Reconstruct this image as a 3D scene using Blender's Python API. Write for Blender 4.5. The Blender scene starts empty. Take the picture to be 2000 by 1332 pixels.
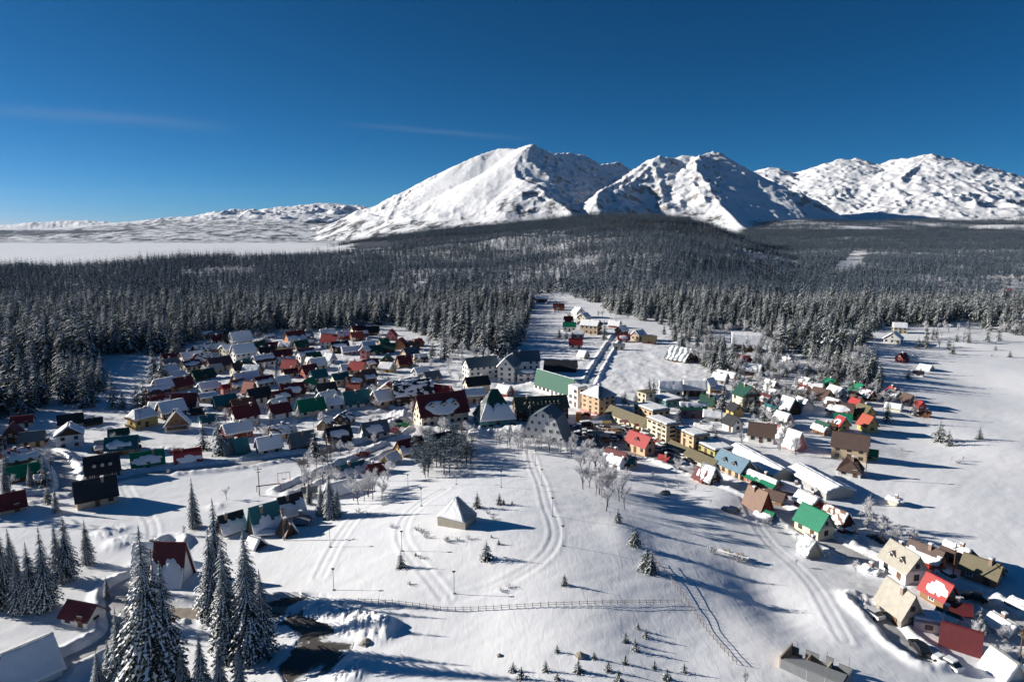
import bpy, math, random
import numpy as np
from math import sin, cos, tan, atan, atan2, radians, pi, sqrt
from mathutils import Vector, Matrix
random.seed(7)
sc = bpy.context.scene
COL = sc.collection
# ---------------------------------------------------------------- camera
PITCH = radians(9.3); CH = 70.0; F = 1333.0
cam_d = bpy.data.cameras.new('camera'); cam = bpy.data.objects.new('camera', cam_d); COL.objects.link(cam)
cam.location = (0, 0, CH); cam.rotation_euler = (pi/2 - PITCH, 0, 0)
cam_d.sensor_width = 36; cam_d.lens = F/2000*36; cam_d.clip_start = 1; cam_d.clip_end = 60000
sc.camera = cam
# ---------------------------------------------------------------- light
SUN_AZ = radians(-76); SUN_EL = radians(17.5)          # azimuth clockwise from +Y
w = bpy.data.worlds.new('World'); sc.world = w; w.use_nodes = True
nt = w.node_tree; nt.nodes.clear()
sky = nt.nodes.new('ShaderNodeTexSky'); sky.sky_type = 'NISHITA'; sky.sun_disc = False
sky.sun_elevation = SUN_EL; sky.sun_rotation = SUN_AZ; sky.altitude = 3000
sky.air_density = 0.7; sky.dust_density = 2.0; sky.ozone_density = 6.0
bg = nt.nodes.new('ShaderNodeBackground'); bg.inputs['Strength'].default_value = 0.05
wo = nt.nodes.new('ShaderNodeOutputWorld')
L = nt.links.new
# the physical sky graded the way a polarised winter picture records it
sep = nt.nodes.new('ShaderNodeSeparateColor'); cmb = nt.nodes.new('ShaderNodeCombineColor'); L(sky.outputs[0], sep.inputs[0])
for ch, (g_, a_) in enumerate(((2.0, .0150), (1.14, .0540), (1.12, .0560))):
    p_ = nt.nodes.new('ShaderNodeMath'); p_.operation = 'POWER'; L(sep.outputs[ch], p_.inputs[0]); p_.inputs[1].default_value = g_
    q_ = nt.nodes.new('ShaderNodeMath'); q_.operation = 'MULTIPLY'; L(p_.outputs[0], q_.inputs[0]); q_.inputs[1].default_value = a_*13.2
    L(q_.outputs[0], cmb.inputs[ch])
# faint old contrails: two thin ribbons of ice cloud lying across the sky
tc = nt.nodes.new('ShaderNodeTexCoord')
def pxdir(px, py):
    a = Vector(((px-1000)/F, 1, (666-py)/F)); a = Vector((a.x, a.y*cos(PITCH)+a.z*sin(PITCH), -a.y*sin(PITCH)+a.z*cos(PITCH)))
    return a.normalized()
last = cmb.outputs[0]
def math_node(op, a, b=None, cl=False):
    n = nt.nodes.new('ShaderNodeMath'); n.operation = op; n.use_clamp = cl
    for i, v in enumerate((a, b)):
        if v is None: continue
        if isinstance(v, (int, float)): n.inputs[i].default_value = v
        else: L(v, n.inputs[i])
    return n.outputs[0]
def streak(p0, p1, width, amt):
    global last
    a, b = pxdir(*p0), pxdir(*p1); nrm = a.cross(b).normalized(); mid = (a+b).normalized(); half = a.angle(b)/2
    nz = nt.nodes.new('ShaderNodeTexNoise'); nz.inputs['Scale'].default_value = 9; nz.inputs['Detail'].default_value = 4
    L(tc.outputs['Generated'], nz.inputs['Vector'])
    d1 = nt.nodes.new('ShaderNodeVectorMath'); d1.operation = 'DOT_PRODUCT'; L(tc.outputs['Generated'], d1.inputs[0]); d1.inputs[1].default_value = nrm
    d2 = nt.nodes.new('ShaderNodeVectorMath'); d2.operation = 'DOT_PRODUCT'; L(tc.outputs['Generated'], d2.inputs[0]); d2.inputs[1].default_value = mid
    off = math_node('MULTIPLY', math_node('SUBTRACT', nz.outputs[0], 0.5), width*1.5)
    x = math_node('DIVIDE', math_node('ADD', d1.outputs['Value'], off), width)
    g = math_node('POWER', 2.718, math_node('MULTIPLY', math_node('MULTIPLY', x, x), -1.0))
    ends = math_node('MULTIPLY', math_node('SUBTRACT', d2.outputs['Value'], cos(half)), 1/(1-cos(half)), True)
    m = math_node('MULTIPLY', math_node('MULTIPLY', g, ends), amt)
    mx = nt.nodes.new('ShaderNodeMix'); mx.data_type = 'RGBA'; L(m, mx.inputs['Factor']); L(last, mx.inputs[6]); mx.inputs[7].default_value = (3.2, 4.2, 5.6, 1)
    last = mx.outputs[2]
streak((-150, 205), (480, 250), .007, .16)
streak((640, 240), (1060, 275), .0035, .12)
L(last, bg.inputs[0]); L(bg.outputs[0], wo.inputs[0])
sd = bpy.data.lights.new('sun', 'SUN'); sun = bpy.data.objects.new('sun', sd); COL.objects.link(sun)
sd.energy = 5.0; sd.angle = radians(0.5); sd.color = (1, .94, .85)
sdir = Vector((sin(SUN_AZ)*cos(SUN_EL), cos(SUN_AZ)*cos(SUN_EL), sin(SUN_EL)))
sun.rotation_euler = sdir.to_track_quat('Z', 'Y').to_euler(); sun.location = (-200, 100, 200)
sc.view_settings.view_transform = 'Standard'; sc.view_settings.look = 'None'
sc.view_settings.gamma = 1; sc.view_settings.use_curve_mapping = False; sc.view_settings.exposure = 0.69
try:
    sc.cycles.use_denoising = True; sc.cycles.max_bounces = 7; sc.cycles.diffuse_bounces = 4; sc.cycles.transparent_max_bounces = 6
    sc.cycles.volume_bounces = 0
except Exception: pass
# ---------------------------------------------------------------- noise
def _h(ix, iy, s):
    n = (ix.astype(np.int64)*374761393 + iy.astype(np.int64)*668265263 + s*974634777) & 0xffffffff
    n = ((n ^ (n >> 13))*1274126177) & 0xffffffff
    n = (n ^ (n >> 16))
    return (n & 0xffff)/65535.0
def vn(x, y, s=0):
    ix = np.floor(x); iy = np.floor(y); fx = x-ix; fy = y-iy
    fx = fx*fx*fx*(fx*(fx*6-15)+10); fy = fy*fy*fy*(fy*(fy*6-15)+10)
    a = _h(ix, iy, s); b = _h(ix+1, iy, s); c = _h(ix, iy+1, s); d = _h(ix+1, iy+1, s)
    return (a+(b-a)*fx)*(1-fy)+(c+(d-c)*fx)*fy
def fbm(x, y, sc_, oc=4, s=0, g=.5):
    t = 0; a = 1; n = 0
    for i in range(oc):
        t = t+a*(vn(x/sc_*2**i+i*17.3, y/sc_*2**i-i*9.1, s+i)-.5); n += a; a *= g
    return t/n*2
def ridged(x, y, sc_, oc=5, s=0):
    t = 0; a = 1; n = 0; wgt = 1
    for i in range(oc):
        v = 1-np.abs(2*vn(x/sc_*2**i+i*5.7, y/sc_*2**i+i*3.3, s+i)-1); v = v*v*wgt
        wgt = np.clip(v*1.6, 0, 1); t = t+a*v; n += a; a *= .52
    return t/n
def sstep(a, b, x):
    t = np.clip((x-a)/(b-a), 0, 1); return t*t*(3-2*t)
# ---------------------------------------------------------------- terrain
def zat(py, Y):                       # height that shows on image row py at distance Y
    return CH + Y*np.tan(np.arctan((666-py)/F)-PITCH)
def xat(px, py, Y):
    Z = zat(py, Y); return (px-1000)/F*(Y*cos(PITCH)-(Z-CH)*sin(PITCH))
U = lambda px: (px-1000)/1351.0
# crest of the near wooded hill: pixel column, crest row (treetops), distance
HC = [(-300,520,1300),(0,522,1250),(150,512,1300),(300,494,1350),(450,489,1500),(560,486,1700),(640,476,2100),(720,462,2500),(800,452,2700),(900,441,2700),(1000,433,2600),(1100,420,2500),(1200,412,2400),(1290,411,2300),(1380,424,2100),(1440,442,1950),(1490,470,1750),(1540,515,1450),(1600,540,1300),(1680,560,1150),(1760,600,950),(1900,640,800),(2400,660,800)]
hc_u = np.array([U(a) for a, b, c in HC]); hc_Y = np.array([float(c) for a, b, c in HC])
hc_Z = np.maximum(np.array([zat(b, c)-15 for a, b, c in HC]), 0)
_u = np.linspace(-1.3, 1.3, 1301); _k = np.hanning(61); _k /= _k.sum()
def _sm(v): v = np.interp(_u, hc_u, v); return np.convolve(np.pad(v, 30, 'edge'), _k, 'valid')
hc_Y, hc_Z, hc_u = _sm(hc_Y), _sm(hc_Z), _u
def base(X, Y):
    u = X/np.maximum(Y, 1)
    cy = np.interp(u, hc_u, hc_Y); cz = np.interp(u, hc_u, hc_Z); cz = np.maximum(cz, 0)
    st = 430.0
    t = np.clip((Y-st)/(cy-st), 0, 1); up = cz*(t**1.25)
    dn = np.clip((Y-cy)/(cy*.30), 0, 1); dn = dn*dn*(3-2*dn)
    hill = np.where(Y < cy, up, cz*(1-dn))
    ffar = (92+34*fbm(X, Y, 520, 3, 13))*sstep(1500, 4200, Y)*sstep(.20, .38, u)+40*sstep(2600, 4600, Y)*sstep(-.30, -.05, u)
    hill = hill - 85*np.exp(-((X-505)/140)**2-((Y-1760)/230)**2) - 48*np.exp(-((X-300)/120)**2-((Y-1850)/140)**2) + 16*np.exp(-((X-470)/240)**2-((Y-1330)/170)**2)
    hill = np.maximum(hill, 0)+14*fbm(X, Y, 260, 3, 14)*sstep(1100, 1700, Y)*sstep(.2, .4, u)*(1-sstep(2600, 3600, Y))
    return np.maximum(hill, ffar*sstep(0, 1, (Y-1200)/1500)) + (22*fbm(X, Y, 420, 3, 3)+9*fbm(X*1.6, Y, 200, 2, 4))*sstep(550, 1300, Y)*sstep(5, 40, cz)*(1-.6*sstep(.75, 1, Y/cy)) + 2*fbm(X, Y, 160, 3, 5)*sstep(300, 800, Y)
# ---- mountain crests (pixel column, row, distance)
R = []
def rd(sl, pts, k=.16): R.append((sl, k, [(xat(a, b, c), float(c), float(zat(b, c))) for a, b, c in pts]))
rd(.62, [(560,452,5000),(600,447,4950),(640,437,4800),(670,422,4800),(700,410,4800),(730,399,4800),(760,386,4800),(800,366,4800),(850,341,4800),(900,318,4800),(940,301,4850),(975,290,4900),(1010,290,4800),(1040,282,4600),(1060,293,4700),(1080,301,4900),(1110,299,5250),(1140,302,5350),(1160,318,5400),(1175,322,5350),(1190,319,5600),(1208,317,5800),(1225,325,5850),(1245,336,5900)])
rd(.60, [(1040,282,4600),(1022,291,4480),(1012,310,4350),(1004,328,4230),(1008,345,4100),(1020,352,4000),(1046,357,3900),(1060,372,3800),(1075,388,3700),(1100,402,3600),(1115,412,3500)])
rd(.75, [(850,342,4780),(838,372,4600),(815,397,4450),(790,415,4300)], .2)
rd(.55, [(640,440,4800),(690,425,4500),(720,418,4400),(760,425,4200)], .2)
rd(.62, [(1165,395,3650),(1168,378,3800),(1185,366,3950),(1215,355,4150),(1240,333,4280),(1260,318,4380),(1285,303,4430),(1300,307,4450),(1318,307,4500),(1333,301,4500),(1350,306,4480),(1368,302,4430),(1385,297,4500),(1400,296,4500),(1415,311,4600),(1440,330,4700),(1465,349,4800),(1482,367,4850),(1500,400,4900),(1520,432,5000)])
rd(.55, [(1368,302,4430),(1356,318,4280),(1362,335,4150),(1378,352,4000),(1392,374,3850),(1405,395,3700),(1425,417,3500),(1450,438,3300)])
rd(.60, [(1285,303,4430),(1262,330,4280),(1235,352,4130),(1200,372,3900)], .2)
rd(.36, [(1440,400,6500),(1470,347,6500),(1490,330,6400),(1508,326,6300),(1517,337,6300),(1530,345,6300),(1545,347,6300),(1560,334,6300),(1575,335,6300),(1588,331,6300),(1600,340,6300),(1617,322,6300),(1645,309,6200),(1655,313,6250),(1672,309,6250),(1690,318,6200),(1720,323,6100),(1745,312,6050),(1780,308,5950),(1800,303,5900),(1817,300,5800),(1828,306,5800),(1855,309,5800),(1868,322,5780),(1876,340,5700),(1880,362,5600)], .10)
rd(.75, [(1817,300,5800),(1790,325,5500),(1760,345,5250)], .25)
rd(.75, [(1645,309,6200),(1620,335,5950),(1590,352,5700)], .25)
rd(.4, [(1840,330,7800),(1870,321,7700),(1910,319,7600),(1935,327,7500),(1960,336,7450),(2010,345,7400),(2100,352,7300),(2300,385,7000)], .10)
rd(.45, [(1500,385,5300),(1540,392,5100),(1575,410,4800),(1600,428,4600)], .2)
rd(.45, [(1600,412,5000),(1625,402,5000),(1650,415,4900)], .3)
rd(.35, [(1740,412,4600),(1800,410,4500),(1850,418,4400),(1920,424,4300),(2020,440,4200),(2150,446,4200)], .2)
rd(.12, [(-500,446,12500),(-200,444,12500),(0,440,12000),(50,436,11800),(100,433,11500),(130,430,11300),(160,431,11300),(200,432,11200),(230,437,11000),(280,441,11000),(340,443,10500),(380,439,10000),(410,434,9500),(430,432,9300),(470,430,9000),(500,431,8600),(518,421,8200),(535,416,8000),(560,414,7900),(590,404,7600),(610,400,7400),(640,396,7200),(665,400,7100),(690,412,7000)], .02)
rd(.2, [(370,441,8500),(430,437,7800),(500,436,7000),(560,436,6300),(600,440,5800)], .05)
rd(.16, [(-200,460,7200),(0,460,7200),(45,455,7200),(75,459,7100),(95,466,7000)], .1)
rd(.16, [(200,466,6600),(240,459,6400),(290,455,6300),(330,462,6200)], .1)
rd(.16, [(350,465,5600),(400,458,5600),(450,460,5400),(520,455,5200),(600,452,5000)], .1)
def mountains(X, Y, Z0):
    Z = Z0.copy(); cr = np.zeros_like(Z0)
    wx = X+60*fbm(X, Y, 420, 3, 31); wy = Y+60*fbm(X, Y, 420, 3, 37)
    def tent(X, Y):
        best = np.full(X.shape, -1e9); bd = np.full(X.shape, 1e9)
        for sl, k, pts in R:
            for (x0, y0, z0), (x1, y1, z1) in zip(pts, pts[1:]):
                dx, dy = x1-x0, y1-y0; t = np.clip(((X-x0)*dx+(Y-y0)*dy)/(dx*dx+dy*dy), 0, 1)
                d = np.hypot(X-(x0+t*dx), Y-(y0+t*dy)); zz = z0+(z1-z0)*t - sl*d/(1+k*d/1000.0)
                best = np.maximum(best, zz); bd = np.minimum(bd, d)
        return best, bd
    t1, d1 = tent(X, Y)
    near = np.clip(d1/350, 0, 1)
    t2, _ = tent(wx, wy)
    t = t1*(1-near)+t2*near
    mask = sstep(60, 260, t)
    rg = ridged(X, Y, 620, 6, 11)-.42; lowf = .45+.75*(1-sstep(180, 420, t))
    pxm = 1000+1351*X/Y; calm = 1-.78*sstep(760, 830, pxm+60*fbm(X, Y, 300, 2, 49))*(1-sstep(985, 1030, pxm))*sstep(130, 240, t)-.6*sstep(1395, 1425, pxm)*(1-sstep(1510, 1560, pxm))*(Y < 5400)*sstep(90, 200, t)
    lowf = lowf*calm
    det = (90*rg)*mask*sstep(0, 500, d1)*lowf + 44*lowf*(ridged(X, Y, 190, 5, 23)-.4)*mask*(.25+.75*sstep(0, 160, d1)) + 19*(ridged(X, Y, 60, 3, 29)-.4)*mask*calm
    det = det+40*(ridged(X, Y, 240, 5, 41)-.4)*sstep(3300, 4200, Y)*(1-mask)*sstep(70, 150, np.maximum(t, Z0+30))
    det = det+62*(ridged(X, Y, 800, 6, 47)-.52)*sstep(6200, 7600, Y)*sstep(-40, 50, t)*sstep(0, 350, d1)*(.35+.65*(1-sstep(160, 330, t)))
    t = t+det
    k = 26.0-18.0*sstep(5200, 6800, Y)                                   # smooth union with the plain
    m = np.maximum(t, Z0); Zs = m+k*np.log(np.exp(np.clip((t-m)/k, -30, 0))+np.exp(np.clip((Z0-m)/k, -30, 0)))-k*np.exp(-np.abs(t-Z0)/k)*.69
    return Zs, d1
# ---- roads (pixel polylines, resolved on the plain)
def flat_pt(px, py, z=0.0):
    Y = (CH-z)/math.tan(PITCH+atan((py-666)/F)); dep = Y*cos(PITCH)+(CH-z)*sin(PITCH)
    return ((px-1000)/F*dep, Y)
ROADS = [  # name, label, width m, points
 ('road', 5.5, 'g', [(-60,985),(60,972),(130,958),(210,940),(300,925),(400,915),(480,906),(560,894),(640,884),(700,872),(760,850),(800,826),(900,838)]),
 ('road', 5.0, 'g', [(128,960),(132,935),(118,905),(90,885),(0,895)]),
 ('road', 4.2, 'g', [(560,960),(640,925),(700,900),(760,872)]),
 ('road', 4.5, 'b', [(300,1188),(350,1190),(420,1191),(480,1192),(560,1200)]),
 ('road', 4.2, 'g', [(330,1060),(300,1110),(235,1140),(228,1180),(232,1215),(190,1250),(120,1285),(60,1340)]),
 ('road', 6.0, 'g', [(900,838),(1000,850),(1090,860),(1130,850),(1180,858),(1230,872),(1290,893),(1340,915),(1400,938),(1450,958),(1500,985),(1545,1012),(1600,1050),(1650,1078),(1720,1110)]),
 ('road', 5.0, 'g', [(1720,1110),(1800,1135),(1880,1160),(1940,1185),(2000,1225),(2080,1270)]),
 ('road', 4.0, 's', [(1205,655),(1190,680),(1172,710),(1158,735),(1150,750)]),
 ('road', 4.5, 'g', [(640,815),(700,812),(760,806),(800,800)]),
 ('road', 4.0, 'g', [(300,760),(400,745),(500,742),(600,757),(700,780),(760,800)]),
 ('road', 4.0, 'g', [(1800,1290),(1760,1262),(1730,1225),(1690,1190)]),
]
def smooth_line(P, n=4):
    Q = [P[0]]+list(P)+[P[-1]]; out = []
    for i in range(1, len(Q)-2):
        a, b, c, d = (np.array(Q[i+k]) for k in (-1, 0, 1, 2))
        for k in range(n):
            t = k/n; out.append(tuple(.5*((2*b)+(-a+c)*t+(2*a-5*b+4*c-d)*t*t+(-a+3*b-3*c+d)*t**3)))
    out.append(tuple(Q[-1])); return out
RW = [(n, wd, k, smooth_line([flat_pt(*p) for p in pts], 3)) for n, wd, k, pts in ROADS]
TRACKS = [[(1035,880),(1045,915),(1058,945),(1068,985),(1082,1020),(1085,1050),(1065,1085),(1020,1118),(960,1148),(890,1168)],
          [(870,955),(820,985),(792,1015),(785,1050),(810,1090),(850,1140),(870,1165)],
          [(735,985),(700,1005),(665,1050),(640,1095),(625,1125)],
          [(240,940),(265,985),(290,1010),(300,1035),(298,1060)],
          [(1420,900),(1480,1030),(1560,1110),(1600,1160),(1650,1250)],
          [(1190,700),(1150,730),(1120,745)]]
def seg_dist(X, Y, pts):
    bd = np.full(np.shape(X), 1e9)
    for (x0, y0), (x1, y1) in zip(pts, pts[1:]):
        dx, dy = x1-x0, y1-y0; t = np.clip(((X-x0)*dx+(Y-y0)*dy)/(dx*dx+dy*dy), 0, 1)
        bd = np.minimum(bd, np.hypot(X-(x0+t*dx), Y-(y0+t*dy)))
    return bd
def knoll(X, Y):
    z = 6.6*np.exp(-(((X+1)/40)**2+((Y-146)/42)**2)**1.1)
    z = z+3.2*np.exp(-((X-26)/38)**2-((Y-104)/34)**2)+2.6*np.exp(-((X-5)/45)**2-((Y-78)/30)**2)
    z = z-.4*np.exp(-((X-75)/25)**2-((Y-110)/30)**2)
    z = z-1.5*np.exp(-((X+62)/26)**2-((Y-95)/30)**2)
    return z
# lying-snow dips that show as soft blue hollows
DIPS = [(1300,1300,9,1.2),(1480,1165,7,1.3),(1535,1225,7,1.2),(1400,1255,8,1.0),(1980,760,30,2.0),(1900,740,25,1.2),(1800,845,14,1.6),(1740,860,12,1.3),(1920,800,30,1.5),(1850,680,30,1.),(920,1240,10,.8),(1215,1090,5,-.8),(1390,1000,7,-1.2),(1430,985,6,-1.0)]
DW = [(*flat_pt(a, b), c, d) for a, b, c, d in DIPS]
LOT = [(505,1195),(560,1185),(640,1192),(690,1232),(712,1258),(690,1300),(640,1345),(560,1360),(540,1320),(590,1265),(560,1240),(520,1235)]
LOTW = [flat_pt(*p, z=-1.0) for p in LOT]
def inpoly(X, Y, P):
    c = np.zeros(np.shape(X), bool); n = len(P)
    for i in range(n):
        x0, y0 = P[i]; x1, y1 = P[(i+1) % n]
        k = ((y0 > Y) != (y1 > Y)) & (X < (x1-x0)*(Y-y0)/((y1-y0) if y1 != y0 else 1e-9)+x0); c ^= k
    return c
SQ = [flat_pt(*p) for p in [(1105,842),(1135,812),(1200,812),(1290,850),(1340,872),(1385,905),(1345,925),(1280,900),(1220,885),(1150,875),(1110,868)]]
def h(X, Y):
    X = np.asarray(X, float); Y = np.asarray(Y, float)
    z = base(X, Y)+knoll(X, Y)
    near = 1-sstep(500, 900, Y)
    z = z+near*(.45*fbm(X, Y, 42, 2, 51)+.09*fbm(X, Y, 9, 3, 53))
    for x0, y0, s, d in DW: z = z-d*np.exp(-((X-x0)/s)**2-((Y-y0)/(s*1.6))**2)
    return z
def h_local(X, Y):                    # adds road beds, banks, tracks and trodden snow
    zz = h(X, Y); sel = Y < 640; zz[sel] = _near_detail(X[sel], Y[sel], zz[sel]); return zz
def _near_detail(X, Y, z):
    D = np.full(np.shape(X), 1e9)
    for n, wd, k, pts in RW:
        d = seg_dist(X, Y, pts)-wd/2; D = np.minimum(D, d)
    D = np.minimum(D, np.where(inpoly(X, Y, LOTW), -3, 1e9)); D = np.minimum(D, np.where(inpoly(X, Y, SQ), -3, 1e9))
    lump = vn(X/2.6, Y/2.6, 61)*.6+vn(X/1.1, Y/1.1, 62)*.4
    bank = np.exp(-((D-1.3)/1.1)**2)*(.5+1.7*lump)*np.where(D > -.3, 1, 0)
    z = z+.6*bank-.3*(1-sstep(-.4, .6, D))
    vil = (1-sstep(.4, 1, np.abs((X/np.maximum(Y, 1)+.03)/.62)))*sstep(195, 225, Y)*(1-sstep(430, 500, Y))
    z = z+vil*.42*(fbm(X, Y, 5.0, 3, 71)+.3*np.abs(fbm(X, Y, 2.2, 2, 73)))*sstep(0, 2, D)
    for t in TW:
        for off in (-.8, .8): pass
        d = seg_dist(X, Y, t); z = z-.05*np.exp(-((d-.85)/.38)**2)+.05*np.exp(-((d-1.7)/.5)**2)
    rip = fbm(X*.9+Y*.5, Y*2.2-X*1.1, 5.5, 3, 81)
    z = z+.07*rip*(1-sstep(200, 350, Y))
    # ploughed heaps round the parking lot
    for x0, y0, s, a in HEAPS: 
        z = z+.42*a*np.exp(-(((X-x0)/s/1.15)**2+((Y-y0)/s/1.15)**2)**1.5)*(.1+1.1*lump+.9*np.abs(vn(X/.8+9, Y/.8, 66)-.5))
    return z
def ground_pt(px, py):                # first point of the ground seen through an image position
    Ys = np.geomspace(45, 3500, 900); dirx = (px-1000)/F; k = atan((666-py)/F)-PITCH
    Z = CH+Ys*math.tan(k); X = dirx*(Ys*cos(PITCH)-(Z-CH)*sin(PITCH)); g = h(X, Ys)-Z
    i = int(np.argmax(g > 0)) if (g > 0).any() else len(Ys)-1
    if i > 0:
        t = g[i-1]/(g[i-1]-g[i]) if g[i] != g[i-1] else 0; Yy = Ys[i-1]+t*(Ys[i]-Ys[i-1])
    else: Yy = Ys[0]
    Zz = CH+Yy*math.tan(k); return (dirx*(Yy*cos(PITCH)-(Zz-CH)*sin(PITCH)), Yy, Zz)
TW = [smooth_line([ground_pt(*p)[:2] for p in t], 3) for t in TRACKS]
HEAPS = [(*ground_pt(a, b)[:2], s, m) for a, b, s, m in [(620,1185,2.2,1.8),(650,1190,2.4,2),(680,1200,2.5,2.1),(705,1215,2.5,2.1),(730,1222,2.5,2.2),(755,1228,2.2,2),(690,1225,2.5,1.4),(740,1240,2,1.2),(700,1300,2.2,1.3),(680,1320,2.2,1.5),(780,815,3.5,3),(765,822,3,2.5),(800,812,3.5,3),(745,830,3,2),(960,845,4,3.5),(1000,843,4,3.5),(930,850,4,3),(1035,842,4,2.5),(980,728,6,2.2),(1010,735,6,2.4),(1060,742,6,3),(1090,748,6,3),(1040,750,5,2.2),(1215,800,4,2.5),(1180,817,3.5,2.5),(1700,1040,3,1.6),(1680,1055,3,2),(1340,905,3,2.5),(1480,925,3,1.5),(1120,880,3,1),(240,925,3,2),(320,880,3,2.5),(180,905,3,2),(165,920,3,2),(215,1040,3,1.8),(235,1060,3,1.6),(1690,1180,2.2,1.4),(1660,1165,2.2,1.2),(1700,1195,2,1),(560,975,2.5,1.5),(420,990,2,1)]]
# ---------------------------------------------------------------- materials
MATS = {}
def new_mat(name):
    m = bpy.data.materials.new(name); m.use_nodes = True; MATS[name] = m
    return m, m.node_tree, m.node_tree.nodes['Principled BSDF']
def N(t, typ, **kw):
    n = t.nodes.new(typ)
    for k, v in kw.items():
        if k.startswith('i_'): n.inputs[k[2:].replace('_', ' ')].default_value = v
        else: setattr(n, k, v)
    return n
def ramp(t, fac, stops):
    r = t.nodes.new('ShaderNodeValToRGB'); e = r.color_ramp.elements
    while len(e) < len(stops): e.new(.5)
    for q, (p, c) in zip(e, stops):
        q.position = p; q.color = (*c, 1) if len(c) == 3 else c
    t.links.new(fac, r.inputs[0]); return r.outputs[0]
def mixc(t, f, a, b):
    m = t.nodes.new('ShaderNodeMix'); m.data_type = 'RGBA'
    for s, v in ((m.inputs[0], f), (m.inputs[6], a), (m.inputs[7], b)):
        if isinstance(v, (int, float)): s.default_value = v
        elif isinstance(v, tuple): s.default_value = (*v[:3], 1)
        else: t.links.new(v, s)
    return m.outputs[2]
SNOW = (.86, .87, .90)
def snow_ground():
    m, t, b = new_mat('snow_ground'); ob = N(t, 'ShaderNodeTexCoord')
    at = N(t, 'ShaderNodeAttribute', attribute_name='wood')
    n1 = N(t, 'ShaderNodeTexNoise', i_Scale=.05, i_Detail=5.0); t.links.new(ob.outputs['Object'], n1.inputs[0])
    c = ramp(t, n1.outputs[0], [(.3, (.83, .85, .89)), (.7, (.89, .89, .90))])
    tr = N(t, 'ShaderNodeAttribute', attribute_name='trod'); n5 = N(t, 'ShaderNodeTexNoise', i_Scale=.35, i_Detail=8.0, i_Roughness=.7); t.links.new(ob.outputs['Object'], n5.inputs[0])
    r5 = ramp(t, n5.outputs[0], [(.42, (0, 0, 0)), (.62, (.75, .75, .75))]); m5 = N(t, 'ShaderNodeMath', operation='MULTIPLY'); t.links.new(r5, m5.inputs[0]); t.links.new(tr.outputs['Fac'], m5.inputs[1])
    c = mixc(t, m5.outputs[0], c, (.50, .49, .48))   # trodden, ploughed and sooty snow of yards and lanes
    # dark leafless scrub and far woods where the wood attribute says so
    n2 = N(t, 'ShaderNodeTexNoise', i_Scale=.011, i_Detail=8.0, i_Roughness=.72); t.links.new(ob.outputs['Object'], n2.inputs[0])
    ad = N(t, 'ShaderNodeMath', operation='ADD'); t.links.new(at.outputs['Fac'], ad.inputs[0]); t.links.new(n2.outputs[0], ad.inputs[1])
    f = ramp(t, ad.outputs[0], [(.0, (0, 0, 0)), (.97, (0, 0, 0)), (1.0, (.85, .85, .85))])
    ad2 = N(t, 'ShaderNodeMapRange'); ad2.inputs['From Min'].default_value = .96; ad2.inputs['From Max'].default_value = 1.06; t.links.new(ad.outputs[0], ad2.inputs[0])
    c = mixc(t, ad2.outputs[0], c, (.062, .064, .068))
    # bare limestone where it is too steep for snow
    geo = N(t, 'ShaderNodeNewGeometry'); sp = N(t, 'ShaderNodeSeparateXYZ'); t.links.new(geo.outputs['Normal'], sp.inputs[0])
    n3 = N(t, 'ShaderNodeTexNoise', i_Scale=.03, i_Detail=12.0, i_Roughness=.75); mz = N(t, 'ShaderNodeMapping'); mz.inputs['Scale'].default_value = (1, 1, .3); t.links.new(ob.outputs['Object'], mz.inputs[0]); t.links.new(mz.outputs[0], n3.inputs[0])
    q = N(t, 'ShaderNodeMath', operation='MULTIPLY_ADD'); t.links.new(n3.outputs[0], q.inputs[0]); q.inputs[1].default_value = -.55; t.links.new(sp.outputs[2], q.inputs[2])
    rk = N(t, 'ShaderNodeMapRange'); rk.inputs['From Min'].default_value = .50; rk.inputs['From Max'].default_value = .43; t.links.new(q.outputs[0], rk.inputs[0])
    far = N(t, 'ShaderNodeAttribute', attribute_name='alpine')
    mm = N(t, 'ShaderNodeMath', operation='MULTIPLY'); t.links.new(rk.outputs[0], mm.inputs[0]); t.links.new(far.outputs['Fac'], mm.inputs[1])
    c = mixc(t, mm.outputs[0], c, (.30, .275, .25))
    t.links.new(c, b.inputs['Base Color']); b.inputs['Roughness'].default_value = .55
    b.inputs['Specular IOR Level'].default_value = .5
    # wind ripples and small lumps
    mp = N(t, 'ShaderNodeMapping'); mp.inputs['Scale'].default_value = (1.4, .5, 1); mp.inputs['Rotation'].default_value = (0, 0, .5); t.links.new(ob.outputs['Object'], mp.inputs[0])
    a1 = N(t, 'ShaderNodeTexNoise', i_Scale=.55, i_Detail=6.0, i_Roughness=.55, i_Distortion=.8); t.links.new(mp.outputs[0], a1.inputs[0])
    b1 = N(t, 'ShaderNodeBump', i_Strength=.2, i_Distance=.3); t.links.new(a1.outputs[0], b1.inputs['Height'])
    a2 = N(t, 'ShaderNodeTexNoise', i_Scale=.03, i_Detail=14.0, i_Roughness=.78); t.links.new(ob.outputs['Object'], a2.inputs[0])
    b2 = N(t, 'ShaderNodeBump', i_Strength=.75, i_Distance=9.0); t.links.new(a2.outputs[0], b2.inputs['Height'])
    mv = N(t, 'ShaderNodeMix', data_type='VECTOR'); t.links.new(far.outputs['Fac'], mv.inputs[0]); t.links.new(b1.outputs[0], mv.inputs[4]); t.links.new(b2.outputs[0], mv.inputs[5])
    t.links.new(mv.outputs[1], b.inputs['Normal'])
    return m
snow_ground()
def tag(o, label=None, cat=None, group=None, kind=None):
    if label: o['label'] = label
    if cat: o['category'] = cat
    if group: o['group'] = group
    if kind: o['kind'] = kind
    return o
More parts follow.
